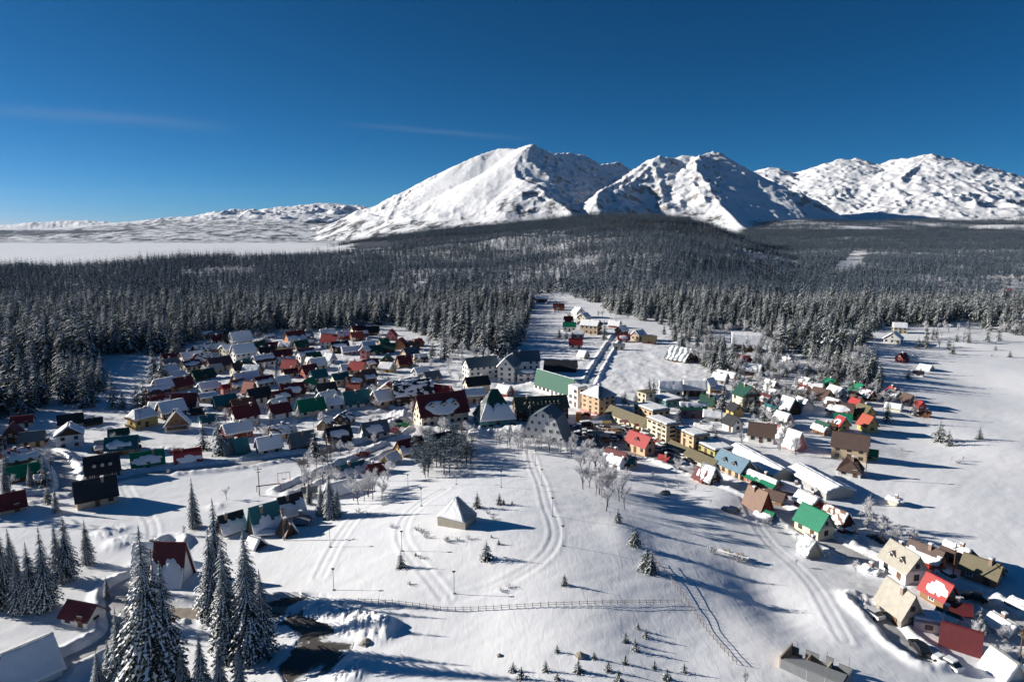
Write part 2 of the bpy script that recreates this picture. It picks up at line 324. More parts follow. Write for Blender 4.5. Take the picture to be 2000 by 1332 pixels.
def grid_obj(name, X, Y, Z, wood, alp, trod=None):
    trod = np.zeros_like(X) if trod is None else trod
    nr, nc = X.shape
    co = np.stack([X, Y, Z], -1).reshape(-1, 3).astype(np.float32)
    i = np.arange(nr*nc).reshape(nr, nc); q = np.stack([i[:-1, :-1], i[:-1, 1:], i[1:, 1:], i[1:, :-1]], -1).reshape(-1, 4)
    me = bpy.data.meshes.new(name); me.vertices.add(len(co)); me.vertices.foreach_set('co', co.ravel())
    me.loops.add(q.size); me.loops.foreach_set('vertex_index', q.ravel().astype(np.int32))
    me.polygons.add(len(q)); me.polygons.foreach_set('loop_start', np.arange(0, q.size, 4, dtype=np.int32)); me.polygons.foreach_set('loop_total', np.full(len(q), 4, np.int32))
    me.update(); me.validate()
    for nm, v in (('wood', wood), ('alpine', alp), ('trod', trod)):
        a = me.attributes.new(nm, 'FLOAT', 'POINT'); a.data.foreach_set('value', v.ravel().astype(np.float32))
    me.polygons.foreach_set('use_smooth', np.ones(len(q), bool))
    me.materials.append(MATS['snow_ground']); o = bpy.data.objects.new(name, me); COL.objects.link(o); return o
def wood_mask(X, Y, Z):
    u = X/np.maximum(Y, 1); px = 1000+1351*u; row = 448+1351*(CH-Z)/Y
    w_ = np.zeros_like(X)
    w_ = np.maximum(w_, .62*sstep(4300, 5000, Y)*(1-sstep(600, 760, px))*sstep(444, 452, row)*(1-sstep(468, 480, row)))
    w_ = np.maximum(w_, .50*sstep(3200, 3600, Y)*sstep(416, 436, row)*(1-sstep(5600, 6400, Y)))
    w_ = np.maximum(w_, .50*(1-sstep(2800, 3600, Y))*sstep(1300, 1500, Y)*sstep(.28, .36, u))
    w_ = np.maximum(w_, .75*np.exp(-((px-25)/75)**2)*sstep(457, 462, row)*(1-sstep(470, 473, row))*sstep(6500, 6800, Y))
    w_ = np.maximum(w_, .72*sstep(1500, 1900, Y)*(1-sstep(3000, 3400, Y))*sstep(620, 720, px)*(1-sstep(1480, 1560, px)))
    w_ = np.maximum(w_, .62*sstep(2300, 2800, Y)*(1-sstep(4300, 4900, Y))*sstep(1380, 1480, px)*sstep(442, 450, row))
    w_ = np.maximum(w_, .46*sstep(2700, 3000, Y)*(1-sstep(3600, 4600, Y))*sstep(520, 620, px)*(1-sstep(1400, 1500, px)))
    return w_
VIL = [[flat_pt(*p) for p in q] for q in ([(170,880),(280,760),(400,655),(760,640),(860,690),(940,740),(1060,760),(1130,790),(1130,880),(900,860),(700,880),(400,905)], [(1130,800),(1300,740),(1500,700),(1760,740),(1820,820),(1720,960),(1760,1060),(1980,1130),(2050,1260),(1850,1290),(1700,1180),(1560,1070),(1380,950),(1200,900)])]
def trodden(X, Y):
    t = np.zeros_like(X); s = Y < 640; a, b = X[s], Y[s]; v = np.zeros(a.shape)
    for q in VIL: v = np.maximum(v, inpoly(a, b, q)*1.0)
    v *= sstep(.35, .62, vn(a/14, b/14, 91)*.6+vn(a/5, b/5, 92)*.4); D = np.full(a.shape, 1e9)
    for n, wd, k, pts in RW: D = np.minimum(D, seg_dist(a, b, pts)-wd/2)
    t[s] = np.maximum(v*.8, .9*(1-sstep(.2, 2.6, D))); return t
def build_ground():
    uu = np.linspace(-.95, .95, 960); uu = np.sign(uu)*(np.abs(uu)*.85+.15*np.abs(uu)**3/.9)
    Yn = np.concatenate([np.geomspace(42, 620, 520)[:-1], np.geomspace(620, 3000, 190)])
    Ug, Yg = np.meshgrid(uu, Yn); X = Ug*Yg; Z = h_local(X, Yg)
    far = sstep(2500, 3000, Yg)
    grid_obj('ground', X, Yg, Z-.25*0, wood_mask(X, Yg, Z), sstep(1800, 2600, Yg)*sstep(30, 90, Z), trodden(X, Yg)).__setitem__('kind', 'structure')
    um = np.linspace(-.95, .95, 1050)
    Ym = np.concatenate([np.geomspace(3000, 6400, 250), np.geomspace(6440, 16000, 75)])
    Ug, Yg = np.meshgrid(um, Ym); X = Ug*Yg; Z0 = base(X, Yg); Zm, d = mountains(X, Yg, Z0)
    bl = sstep(2990, 3500, Yg); Zm = Z0*(1-bl)+Zm*bl
    Zm[0] -= 0.6; Zm[-1] -= 400
    grid_obj('mountains', X, Yg, Zm, wood_mask(X, Yg, Zm), sstep(45, 190, Zm)).__setitem__('kind', 'structure')
    # the ground goes on behind and beside the camera, out to the horizon
    me = bpy.data.meshes.new('plain'); s = 45000
    me.from_pydata([(-s, -s, -3), (s, -s, -3), (s, s, -60), (-s, s, -60)], [], [(0, 1, 2, 3)]); me.materials.append(MATS['snow_ground'])
    o = bpy.data.objects.new('plain', me); COL.objects.link(o); o['kind'] = 'structure'
build_ground()
# ---------------------------------------------------------------- plants
def simple(name, col, rough=.7, spec=.3, var=0, nscale=1.0, bump=0, metal=0, rnd=0):
    m, t, b = new_mat(name); b.inputs['Roughness'].default_value = rough; b.inputs['Specular IOR Level'].default_value = spec; b.inputs['Metallic'].default_value = metal
    if var or rnd or bump:
        tc_ = N(t, 'ShaderNodeTexCoord'); nz = N(t, 'ShaderNodeTexNoise', i_Scale=nscale, i_Detail=5.0, i_Roughness=.65); t.links.new(tc_.outputs['Object'], nz.inputs[0])
        lo = tuple(max(0, c*(1-var)) for c in col); hi = tuple(min(1, c*(1+var)) for c in col)
        c = ramp(t, nz.outputs[0], [(.3, lo), (.7, hi)])
        if rnd:
            oi = N(t, 'ShaderNodeObjectInfo'); mr = N(t, 'ShaderNodeMapRange'); mr.inputs['To Min'].default_value = 1-rnd; mr.inputs['To Max'].default_value = 1+rnd
            t.links.new(oi.outputs['Random'], mr.inputs[0]); v = N(t, 'ShaderNodeVectorMath', operation='SCALE'); t.links.new(c, v.inputs[0]); t.links.new(mr.outputs[0], v.inputs['Scale']); c = v.outputs[0]
        t.links.new(c, b.inputs['Base Color'])
        if bump:
            bp = N(t, 'ShaderNodeBump', i_Strength=bump, i_Distance=.06); t.links.new(nz.outputs[0], bp.inputs['Height']); t.links.new(bp.outputs[0], b.inputs['Normal'])
    else: b.inputs['Base Color'].default_value = (*col, 1)
    return m
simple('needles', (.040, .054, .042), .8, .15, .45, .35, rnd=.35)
simple('needles_far', (.013, .029, .042), .85, .1, .4, .2, rnd=.4)  # frosty blue green, with the wood's blue shade mixed into the colour
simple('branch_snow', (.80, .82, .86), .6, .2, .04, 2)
simple('rime', (.28, .335, .41), .8, .1, .15, .6, rnd=.15)  # neutral frost tinted blue, shade colour painted in
simple('bark', (.075, .055, .042), .9, .1, .3, 3)
simple('twig_frost', (.73, .73, .75), .8, .1, .12, 1, rnd=.1)
simple('twig_brown', (.27, .25, .25), .85, .1, .3, 2, rnd=.2)
class MB:
    def __init__(s): s.v = []; s.f = []; s.m = []
    def add(s, vs, fs, m=0):
        o = len(s.v); s.v += [tuple(p) for p in vs]; s.f += [tuple(i+o for i in f) for f in fs]; s.m += [m]*len(fs)
    def box(s, x0, x1, y0, y1, z0, z1, m=0):
        s.add([(x0,y0,z0),(x1,y0,z0),(x1,y1,z0),(x0,y1,z0),(x0,y0,z1),(x1,y0,z1),(x1,y1,z1),(x0,y1,z1)], [(0,3,2,1),(4,5,6,7),(0,1,5,4),(1,2,6,5),(2,3,7,6),(3,0,4,7)], m)
    def tube(s, pts, rs, n=5, m=0):
        rings = []
        for i, p in enumerate(pts):
            d = (Vector(pts[min(i+1, len(pts)-1)])-Vector(pts[max(i-1, 0)])).normalized()
            a = d.orthogonal().normalized(); b = d.cross(a); rings.append([Vector(p)+(a*cos(2*pi*k/n)+b*sin(2*pi*k/n))*rs[i] for k in range(n)])
        vs = [v for r in rings for v in r]; fs = []
        for i in range(len(pts)-1):
            for k in range(n): fs.append((i*n+k, i*n+(k+1) % n, (i+1)*n+(k+1) % n, (i+1)*n+k))
        fs.append(tuple(range(n))[::-1]); fs.append(tuple((len(pts)-1)*n+k for k in range(n)))
        s.add(vs, fs, m)
    def prism(s, poly, y0, y1, m=0):    # polygon in x,z pulled along y
        n = len(poly); vs = [(x, y0, z) for x, z in poly]+[(x, y1, z) for x, z in poly]
        s.add(vs, [tuple(range(n)), tuple(range(2*n-1, n-1, -1))]+[(i+n, (i+1) % n+n, (i+1) % n, i) for i in range(n)], m)
    def slab(s, quad, t, m=0):          # polygon thickened downwards along its normal
        q = [Vector(p) for p in quad]; nr = (q[1]-q[0]).cross(q[-1]-q[0]).normalized()
        if nr.z < 0: q = q[::-1]; nr = -nr
        n = len(q); lo = [p-nr*t for p in q]
        s.add(q+lo, [tuple(range(n)), tuple(range(2*n-1, n-1, -1))]+[(i, i+n, (i+1) % n+n, (i+1) % n) for i in range(n)], m)
    def mesh(s, name, mats):
        me = bpy.data.meshes.new(name); me.from_pydata(s.v, [], s.f)
        for m in mats: me.materials.append(MATS[m])
        if len(mats) > 1: me.polygons.foreach_set('material_index', s.m)
        me.update(); return me
def obj(name, me, parent=None, loc=(0, 0, 0), rz=0, coll=None):
    o = bpy.data.objects.new(name, me); (coll or COL).objects.link(o); o.location = loc
    if rz: o.rotation_euler = (0, 0, rz)
    if parent: o.parent = parent
    return o
def conifer(rnd, H, Rb, whorls, per, stations, snow=.6, droop=.45, zmin=.05, near=True, heavy=1.0, streak=False):
    mb = MB(); lo = []
    for i in range(whorls):
        t = (i+rnd.random()*.7)/whorls; z = H*(zmin+(1-zmin)*t)*.985
        rz = Rb*(min(1, (1-t)*1.55)*.55+(1-t)*.45)**.9*(.74+.42*rnd.random())+.12
        if t < .06: rz *= .75
        n = max(4, int(per*(1-.35*t))); a0 = rnd.random()*6.28
        for k in range(n):
            a = a0+2*pi*k/n+rnd.uniform(-.35, .35); r = rz*rnd.uniform(.72, 1.12); dr = droop*r*rnd.uniform(.7, 1.3)+.15*(1-t)
            dx, dy = cos(a), sin(a); px_, py_ = -dy, dx; P = []
            for j in range(stations+1):
                q = j/stations; P.append(Vector((dx*r*q, dy*r*q, z+.10*r*q-dr*q**1.6)))
            wd = r*rnd.uniform(.26, .40); has = rnd.random() < snow
            for j in range(stations):
                q = (j+.5)/stations; ww = wd*(1-.55*q)*(.7+.5*rnd.random()) if j else wd*.5
                for sgn in (-1, 1):
                    tip = P[j]+Vector((px_*sgn*ww+dx*r*.22, py_*sgn*ww+dy*r*.22, -.42*ww-.05*r))
                    mb.add([P[j], P[j+1], tip], [(0, 1, 2)], 0)
                    if has and streak and sgn > 0:
                        sw = wd*.20*(1-.5*q); uz = Vector((0, 0, .06+.02*r)); A0, A1 = P[j]+uz, P[j+1]+uz; so = Vector((px_*sw, py_*sw, -.03)); so2 = so*(.8 if j < stations-1 else .15)
                        mb.add([A0-so, A0+so, A1+so2, A1-so2], [(0, 1, 2, 3)], 1)
                    if has and rnd.random() < (.33 if streak else .85):
                        s_ = .62*heavy; up = Vector((0, 0, .05*r**.5+.03)); a_ = P[j]+up; b_ = P[j].lerp(P[j+1], .9)+up; c_ = P[j].lerp(tip, s_)+up*.8
                        mb.add([a_, b_, c_], [(0, 1, 2)], 1)
            e = P[-1]+Vector((dx*.12*r, dy*.12*r, -.12*r)); mb.add([P[-1]+Vector((px_*.08*r, py_*.08*r, 0)), P[-1]-Vector((px_*.08*r, py_*.08*r, 0)), e], [(0, 1, 2)], 1 if has else 0)
    mb.add([(-.05*Rb, 0, H*.93), (.05*Rb, 0, H*.93), (0, 0, H)], [(0, 1, 2)], 1); mb.add([(0, -.05*Rb, H*.93), (0, .05*Rb, H*.93), (0, 0, H)], [(0, 1, 2)], 0)
    return mb
def trunk_mb(H, r, lean=0):
    m = MB(); m.tube([(0, 0, -1.0), (lean*.3, 0, H*.3), (lean*.6, 0, H*.65), (lean, 0, H*.95)], [r, r*.8, r*.5, r*.08], 7); return m
rn = random.Random(11)
CROWN_N = []; TRUNK_N = []
for i in range(4):                                   # tall foreground spruces, 25 m
    CROWN_N.append(conifer(rn, 25, 3.5+.6*rn.random(), 48, 11, 6, .97, .62, .04, streak=True).mesh('spruce_crown', ['needles', 'branch_snow']))
    TRUNK_N.append(trunk_mb(25, .38).mesh('spruce_trunk', ['bark']))
MID = [conifer(rn, 18, 4.0+.6*rn.random(), 19, 8, 3, sn, .5, .03, streak=True).mesh('spruce_mid', ['needles', 'branch_snow']) for sn in (.5, .65, .45, .75, .6)]
MIDT = trunk_mb(18, .28).mesh('spruce_trunk_small', ['bark'])
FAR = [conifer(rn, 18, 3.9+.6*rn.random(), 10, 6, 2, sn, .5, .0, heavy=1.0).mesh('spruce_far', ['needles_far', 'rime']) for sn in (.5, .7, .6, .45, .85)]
def cluster(n, spread):   # spread in metres                              # a handful of far trees in one piece, for the distant wood
    out = MB()
    for _ in range(n):
        H = rn.uniform(12, 20); c = conifer(rn, H, 2.8, 6, 4, 1, .6, .5, 0); ox, oy = rn.uniform(-spread, spread), rn.uniform(-spread, spread)
        out.add([(x+ox, y+oy, z) for x, y, z in c.v], c.f); out.m[-len(c.f):] = c.m
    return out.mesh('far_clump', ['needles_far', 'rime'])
CLUMP = [cluster(12, 10) for _ in range(5)]
def frosty(rnd, H, spread, lv=4, upright=.5, leaf='twig_frost', twig=1.0):
    mb = MB(); tk = MB()
    def grow(p, d, ln, r, l):
        q = p+d*ln; (tk if l > lv-2 else mb).tube([p, q], [r, r*.62], 4 if l > lv-2 else 3, 0)
        if l == 0 or ln < .25:
            return
        for k in range(3 if l < lv else 4):
            f = rnd.uniform(.45, 1) if l < lv else rnd.uniform(.35, 1)
            nd = (d*rnd.uniform(.5, 1.0)+Vector((rnd.gauss(0, .5*spread), rnd.gauss(0, .5*spread), rnd.uniform(-.05, upright)))).normalized()
            grow(p+d*ln*f, nd, ln*rnd.uniform(.58, .78), r*.55, l-1)
        if l <= 2:
            for _ in range(int(30*twig)):
                o = p+d*ln*rnd.random(); e = o+(d*.5+Vector((rnd.gauss(0, .6), rnd.gauss(0, .6), rnd.gauss(.1, .5)))).normalized()*rnd.uniform(.35, .95)*H/9
                sd_ = (e-o).cross(Vector((rnd.gauss(0, 1), rnd.gauss(0, 1), rnd.gauss(0, 1)))).normalized()*.024*H/9
                mb.add([o-sd_, o+sd_, e], [(0, 1, 2)], 1)
    grow(Vector((0, 0, -.4)), Vector((rnd.gauss(0, .05), rnd.gauss(0, .05), 1)).normalized(), H*.34, H*.014, lv)
    return mb.mesh('frosty_crown', ['twig_brown', leaf]), tk.mesh('frosty_trunk', ['bark'])
FROST = [frosty(rn, 9, 1.0, 4, .55) for _ in range(3)]
BIRCH = [frosty(rn, 12, .85, 4, .75, twig=1.0) for _ in range(3)]
BROWN = [frosty(rn, 9, .95, 4, .55, 'twig_brown') for _ in range(2)]
def pine(rnd, H):
    mb = MB(); tk = MB(); tk.tube([(0, 0, -.5), (.1, 0, H*.5), (0, .1, H*.92)], [.17, .13, .05], 5)
    for _ in range(62):
        t = rnd.uniform(.30, 1); a = rnd.random()*6.28; r = (1-abs(t-.6)*1.3)*2.7*rnd.uniform(.3, 1)
        c = Vector((cos(a)*r, sin(a)*r, H*t)); mb.tube([(0, 0, c.z-.5), c], [.04, .02], 3, 0)
        for _ in range(14):
            o = c+Vector((rnd.gauss(0, .32), rnd.gauss(0, .32), rnd.gauss(0, .2))); e1 = Vector((rnd.gauss(0, .26), rnd.gauss(0, .26), rnd.gauss(0, .12))); e2 = Vector((rnd.gauss(0, .26), rnd.gauss(0, .26), rnd.gauss(0, .12)))
            mb.add([o, o+e1, o+e2], [(0, 1, 2)], 1 if rnd.random() < .58 else 0)
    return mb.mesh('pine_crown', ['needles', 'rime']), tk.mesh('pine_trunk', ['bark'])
PINE = [pine(rn, 9) for _ in range(3)]
def bush_mesh(rnd, R_, Hh, m0='twig_brown', m1='twig_frost'):
    mb = MB()
    for _ in range(16):
        a = rnd.random()*6.28; s = rnd.uniform(.3, 1); p = Vector((cos(a)*R_*.15, sin(a)*R_*.15, -.2)); q = Vector((cos(a)*R_*s, sin(a)*R_*s, Hh*rnd.uniform(.5, 1)))
        mb.tube([p, q], [.04, .015], 3, 0)
        for _ in range(12):
            o = p.lerp(q, rnd.uniform(.3, 1)); e = o+Vector((rnd.gauss(0, .3), rnd.gauss(0, .3), rnd.gauss(.15, .25)))*R_*.6; sd_ = Vector((rnd.gauss(0, .03), rnd.gauss(0, .03), rnd.gauss(0, .03)))
            mb.add([o-sd_, o+sd_, e], [(0, 1, 2)], rnd.choice((0, 1, 1)))
    return mb.mesh('bush', [m0, m1])
BUSH = [bush_mesh(rn, 1.4, 1.6) for _ in range(3)]
def dwarf():
    m = conifer(rn, 1.9, .75, 9, 7, 2, .5, .3, 0); m.tube([(0, 0, -.3), (0, 0, .9), (0, 0, 1.85)], [.16, .12, .03], 6, 0); return m.mesh('dwarf_pine', ['needles', 'branch_snow'])
DWARF = [dwarf() for _ in range(3)]
def zg(x, y): return float(h(np.array([x]), np.array([y]))[0])
def plant(kind, label, cat, group, x, y, z, H, rnd=rn, sway=None):
    sx = rnd.uniform(.88, 1.15)
    if kind == 'spruce_big': k = rnd.randrange(4); cm, tm, h0 = CROWN_N[k], TRUNK_N[k], 25
    elif kind == 'spruce': cm, tm, h0 = MID[rnd.randrange(5)], MIDT, 18
    elif kind == 'frost': (cm, tm), h0 = FROST[rnd.randrange(3)], 8.6
    elif kind == 'birch': (cm, tm), h0 = BIRCH[rnd.randrange(3)], 12.5
    elif kind == 'brown': (cm, tm), h0 = BROWN[rnd.randrange(2)], 8.6
    elif kind == 'pine': (cm, tm), h0 = PINE[rnd.randrange(3)], 9
    nm = {'spruce_big': 'spruce_tree', 'spruce': 'spruce_tree', 'frost': 'frosted_tree', 'birch': 'birch_tree', 'brown': 'bare_tree', 'pine': 'pine_tree'}[kind]
    s = H/h0; sx *= (1.35 if (kind == 'spruce' and H < 8) else 1.0); e = obj(nm, None, loc=(x, y, z-.1), rz=rnd.random()*6.28); e.scale = (s*sx, s*sx, s)
    obj('crown', cm, e); obj('trunk', tm, e); tag(e, label, cat, group); return e
# ---------------------------------------------------------------- the wood
EDGE = [(-900,1060),(-330,1060),(-260,940),(-60,830),(60,795),(150,792),(185,770),(205,715),(330,700),(350,668),(480,652),(560,650),(650,648),(700,636),(770,640),(820,655),(850,668),(900,690),(950,700),(1010,690),(1030,640),(1042,604),(1070,588),(1090,584),(1120,596),(1170,606),(1200,622),(1250,630),(1300,640),(1350,655),(1390,672),(1450,650),(1500,670),(1560,690),(1640,700),(1700,690),(1722,655),(1730,640),(1790,636),(1850,640),(1900,622),(1960,648),(2000,660),(2300,660)]
E_u = np.array([U(a) for a, b in EDGE]); E_Y = np.array([flat_pt(a, b)[1] for a, b in EDGE])
CLEAR = [[(180,745),(185,700),(230,690),(330,695),(340,735),(260,750)],
         [(1620,535),(1640,512),(1665,492),(1690,488),(1695,500),(1680,520),(1650,534)],
         [(800,560),(835,545),(838,556),(822,566)],
         [(1788,545),(1815,538),(1812,546)],[(1900,556),(1906,550),(1908,556)],
         [(1935,574),(1960,562),(2010,548),(2040,560),(1990,572)],
         [(1960,625),(2050,612),(2050,640),(1990,640)],
         [(1580,500),(1592,495),(1598,500),(1588,505)]]
CL = [[ground_pt(*p)[:2] for p in c] for c in CLEAR]
def forest_points():
    out = []; Y = 150.0; rs = np.random.RandomState(5)
    while Y < 4400:
        s = np.interp(Y, [150, 700, 1500, 2200, 4400], [7.2, 7.6, 9, 16, 20])
        wf = 1.72 if Y > 450 else 2.6; n = int(wf*Y/s); x = (np.arange(n)+.5)/n*wf*Y-wf*Y/2+rs.uniform(-.45, .45, n)*s; y = Y+rs.uniform(-.5, .5, n)*s
        out.append(np.stack([x, y, np.full(n, s)])); Y += s*.95
    P = np.concatenate(out, 1); x, y, s = P; u = x/y; px = 1000+1351*u
    keep = (y > np.interp(u, E_u, E_Y)+rs.normal(0, 5, len(x))) & ((u < 1.0) | (y > 450)) & ((u < .8) | (y > 350))
    for c in CL: keep &= ~inpoly(x, y, c)
    cy = np.interp(u, hc_u, hc_Y); left = px < 470
    keep &= ~(left & (y > cy+30*fbm(x, y, 200, 2, 8)))
    mid = (px >= 470) & (px < 720); lim = np.interp(px, [470, 560, 640, 720], [1500, 1750, 2300, 3000])
    keep &= ~(mid & (y > lim))
    keep &= ~((px >= 720) & (px < 1330) & (y > cy+160))
    keep &= ~((px >= 1330) & (y > 4000+300*fbm(x, y, 500, 3, 9)))
    nz = fbm(x, y, 260, 4, 15); nz2 = fbm(x, y, 90, 3, 16)
    keep &= ~((px > 1330) & (y > 2300) & (nz+.6*nz2 > .34)); keep &= ~((px > 1250) & (y > 3000) & (nz+.7*nz2 > .10))
    keep &= ~((px < 760) & (y > 1500) & (nz+.5*nz2 > .05))
    keep &= ~((px > 1550) & (y < 2300) & (nz+.6*nz2 > .62))
    keep &= ~((fbm(x, y, 45, 2, 19) < -.56) & (y < 1600)); 
    x, y, s = x[keep], y[keep], s[keep]; z = h(x, y); hh = 19*(.55+.35*rs.rand(len(x))+.4*rs.rand(len(x))**3)*(1+.32*fbm(x, y, 60, 2, 17)); hh *= np.interp(y, [400, 560, 1500, 3000], [1.3, 1, 1, .9])
    # leave out what lies far behind a crest
    top = 448-1351*(z+hh-CH)/y; order = np.argsort(y); col = np.clip(((x/y+.9)*260).astype(int), 0, 470); best = np.full(471, 9999.); vis = np.zeros(len(x), bool)
    for i in order:
        c = col[i]; vis[i] = top[i] < best[c]+14
        if s[i] < 15: best[c] = min(best[c], top[i]+6)
    return x[vis], y[vis], z[vis], hh[vis], s[vis]
fx, fy, fz, fh, fs = forest_points()
def forest():
    n = len(fx); inside = np.abs(fx/fy) < .742
    order = np.argsort(fy+np.where(inside, 0, 1e6)); first = order[:120]; rest = order[120:]; rnd = random.Random(3)
    for i in first:
        x, y, z = fx[i], fy[i], fz[i]; px = 1000+1351*x/y
        e = obj('spruce_tree', MID[rnd.randrange(5)], loc=(x, y, z-.2), rz=rnd.random()*6.28); s = fh[i]/18; e.scale = (s, s, s)
        wh = 'at the left picture edge' if px < 60 else 'left of the shaded clearing' if px < 190 else 'behind the shaded clearing' if px < 340 else 'behind the upper left village' if px < 700 else 'above the right end of the village' if px < 1000 else 'behind the meadow'
        hw = 'tall' if fh[i] > 19 else 'low' if fh[i] < 14 else 'medium high'
        tag(e, hw+' snow dusted spruce in the wood front '+wh, 'tree', 'spruces in the front rank of the wood')
    c = bpy.data.collections.new('wood_sources')
    src = [(m, 0) for m in FAR]+[(m, 1) for m in CLUMP]
    for k, (m, _) in enumerate(MID[:5]+[] and []): pass
    srcs = []
    for k, m in enumerate(MID+FAR+CLUMP+[c for c, t_ in FROST]): o = bpy.data.objects.new('w%02d' % k, m); c.objects.link(o); srcs.append(o)
    me = bpy.data.meshes.new('spruce_wood'); m = len(rest); me.vertices.add(m); rs = np.random.RandomState(2)
    y = fy[rest]; me.vertices.foreach_set('co', np.stack([fx[rest], y, fz[rest]-.2], -1).astype(np.float32).ravel())
    kind = np.where(y < 620, rs.randint(0, 5, m), np.where(fs[rest] < 15, 5+rs.randint(0, 5, m), 10+rs.randint(0, 5, m)))
    scl = np.where(fs[rest] < 15, fh[rest]/18, .85+.4*rs.rand(m))
    dec = (fs[rest] < 15) & (fbm(fx[rest], y, 110, 3, 57)+.25*rs.rand(m) > .66); kind = np.where(dec, 15+rs.randint(0, 3, m), kind); scl = np.where(dec, fh[rest]*.62/8.6, scl)
    for nm, v, ty in (('kind_id', kind, 'INT'), ('scl', scl, 'FLOAT'), ('rot', rs.rand(m)*6.28, 'FLOAT')):
        a = me.attributes.new(nm, ty, 'POINT'); a.data.foreach_set('value', v.astype(np.int32 if ty == 'INT' else np.float32))
    o = bpy.data.objects.new('spruce_wood', me); COL.objects.link(o)
    tag(o, 'dense snow dusted spruce wood covering the hill below the mountains', 'forest', kind='stuff')
    g = bpy.data.node_groups.new('scatter_wood', 'GeometryNodeTree'); g.interface.new_socket('Geometry', in_out='INPUT', socket_type='NodeSocketGeometry'); g.interface.new_socket('Geometry', in_out='OUTPUT', socket_type='NodeSocketGeometry')
    gi = g.nodes.new('NodeGroupInput'); go = g.nodes.new('NodeGroupOutput'); ci = g.nodes.new('GeometryNodeCollectionInfo'); ci.inputs[0].default_value = c; ci.inputs[1].default_value = True; ci.inputs[2].default_value = True
    ip = g.nodes.new('GeometryNodeInstanceOnPoints'); l = g.links.new
    def na(nm, ty): q = g.nodes.new('GeometryNodeInputNamedAttribute'); q.data_type = ty; q.inputs[0].default_value = nm; return q.outputs[0]
    l(gi.outputs[0], ip.inputs['Points']); l(ci.outputs[0], ip.inputs['Instance']); ip.inputs['Pick Instance'].default_value = True; l(na('kind_id', 'INT'), ip.inputs['Instance Index'])
    cx = g.nodes.new('ShaderNodeCombineXYZ'); l(na('rot', 'FLOAT'), cx.inputs[2]); l(cx.outputs[0], ip.inputs['Rotation']); l(na('scl', 'FLOAT'), ip.inputs['Scale']); l(ip.outputs[0], go.inputs[0])
    md = o.modifiers.new('scatter', 'NODES'); md.node_group = g
    print('FOREST', n)
forest()
# ---------------------------------------------------------------- houses: materials
PAL = {'white': (.72,.71,.68), 'cream': (.66,.60,.46), 'yellow': (.56,.41,.16), 'tan': (.47,.37,.26), 'wood': (.25,.145,.08), 'dwood': (.075,.045,.03),
 'orange': (.55,.22,.08), 'pink': (.50,.22,.22), 'grey': (.36,.36,.36), 'redw': (.32,.06,.045), 'dark': (.045,.045,.05), 'brick': (.36,.15,.10), 'stone': (.34,.31,.26), 'pale': (.55,.55,.52),
 'purple': (.20,.13,.17), 'olive': (.40,.36,.14), 'teal': (.10,.30,.30), 'conc': (.20,.21,.22), 'peach': (.58,.42,.27)}
for k, c in PAL.items(): simple('w_'+k, c, .85, .2, .10, 1.3, .15)
for k in ('wood', 'dwood', 'brick', 'redw', 'orange', 'stone'): pass
RP = {'red': (.34,.035,.035), 'ored': (.36,.075,.045), 'maroon': (.11,.018,.022), 'brown': (.10,.065,.055), 'dark': (.022,.024,.030), 'teal': (.02,.13,.15), 'green': (.0,.165,.085), 'dgreen': (.008,.065,.045), 'emerald': (.0,.085,.05),  # emerald: hall green darkened, its shaded look is put into the colour
 'grey': (.20,.22,.24), 'slate': (.11,.14,.165), 'beige': (.37,.345,.29), 'rust': (.17,.085,.05), 'blue': (.13,.22,.29), 'pale': (.50,.51,.47), 'olive': (.14,.12,.07), 'purple': (.095,.05,.07)}
def roof_mat(k, c):
    m = simple('r_'+k, c, .55, .35, .14, .9); t = m.node_tree; b = t.nodes['Principled BSDF']
    tc_ = N(t, 'ShaderNodeTexCoord'); wv = N(t, 'ShaderNodeTexWave', i_Scale=2.2); wv.bands_direction = 'X'; wv.wave_profile = 'SAW'; t.links.new(tc_.outputs['Object'], wv.inputs[0])
    bp = N(t, 'ShaderNodeBump', i_Strength=.35, i_Distance=.05); t.links.new(wv.outputs[0], bp.inputs['Height']); t.links.new(bp.outputs[0], b.inputs['Normal'])
for k, c in RP.items(): roof_mat(k, c)
simple('roof_snow', (.87, .88, .90), .6, .2, .03, 1.5, .5)
simple('glass', (.03, .04, .055), .12, .6); simple('frame', (.75, .74, .70), .5, .3); simple('frame_dark', (.09, .05, .03), .6, .3); simple('door', (.11, .055, .03), .6, .3)
simple('timber', (.12, .07, .04), .8, .2, .2, 3); simple('fence_wood', (.25, .22, .21), .9, .1, .2, 3); simple('metal', (.30, .31, .32), .4, .5); simple('chimney', (.30, .22, .18), .9, .1, .2, 4)
simple('road_grey', (.53, .52, .52), .7, .25, .22, .35, .3); simple('road_brown', (.30, .255, .215), .75, .25, .35, .3, .3); simple('road_snow', (.72, .73, .76), .7, .2, .06, .4, .3)
def win_mesh(w_, h_, fr):
    m = MB(); m.box(-w_/2, w_/2, -.06, .04, -h_/2, h_/2, 0); m.box(-w_/2+.13, w_/2-.13, -.085, -.055, -h_/2+.13, h_/2-.13, 1)
    m.box(-.035, .035, -.10, -.05, -h_/2+.1, h_/2-.1, 0); return m.mesh('window', [fr, 'glass'])
WIN = {}
def win(w_, h_, fr='frame'):
    k = (round(w_, 1), round(h_, 1), fr)
    if k not in WIN: WIN[k] = win_mesh(max(k[0], .5), max(k[1], .5), fr)
    return WIN[k]
def chim_mesh():
    m = MB(); m.box(-.32, .32, -.32, .32, -1.6, .9, 0); m.box(-.4, .4, -.4, .4, .9, 1.02, 0); m.box(-.36, .36, -.36, .36, 1.02, 1.28, 1); return m.mesh('chimney', ['chimney', 'roof_snow'])
CHIM = chim_mesh()
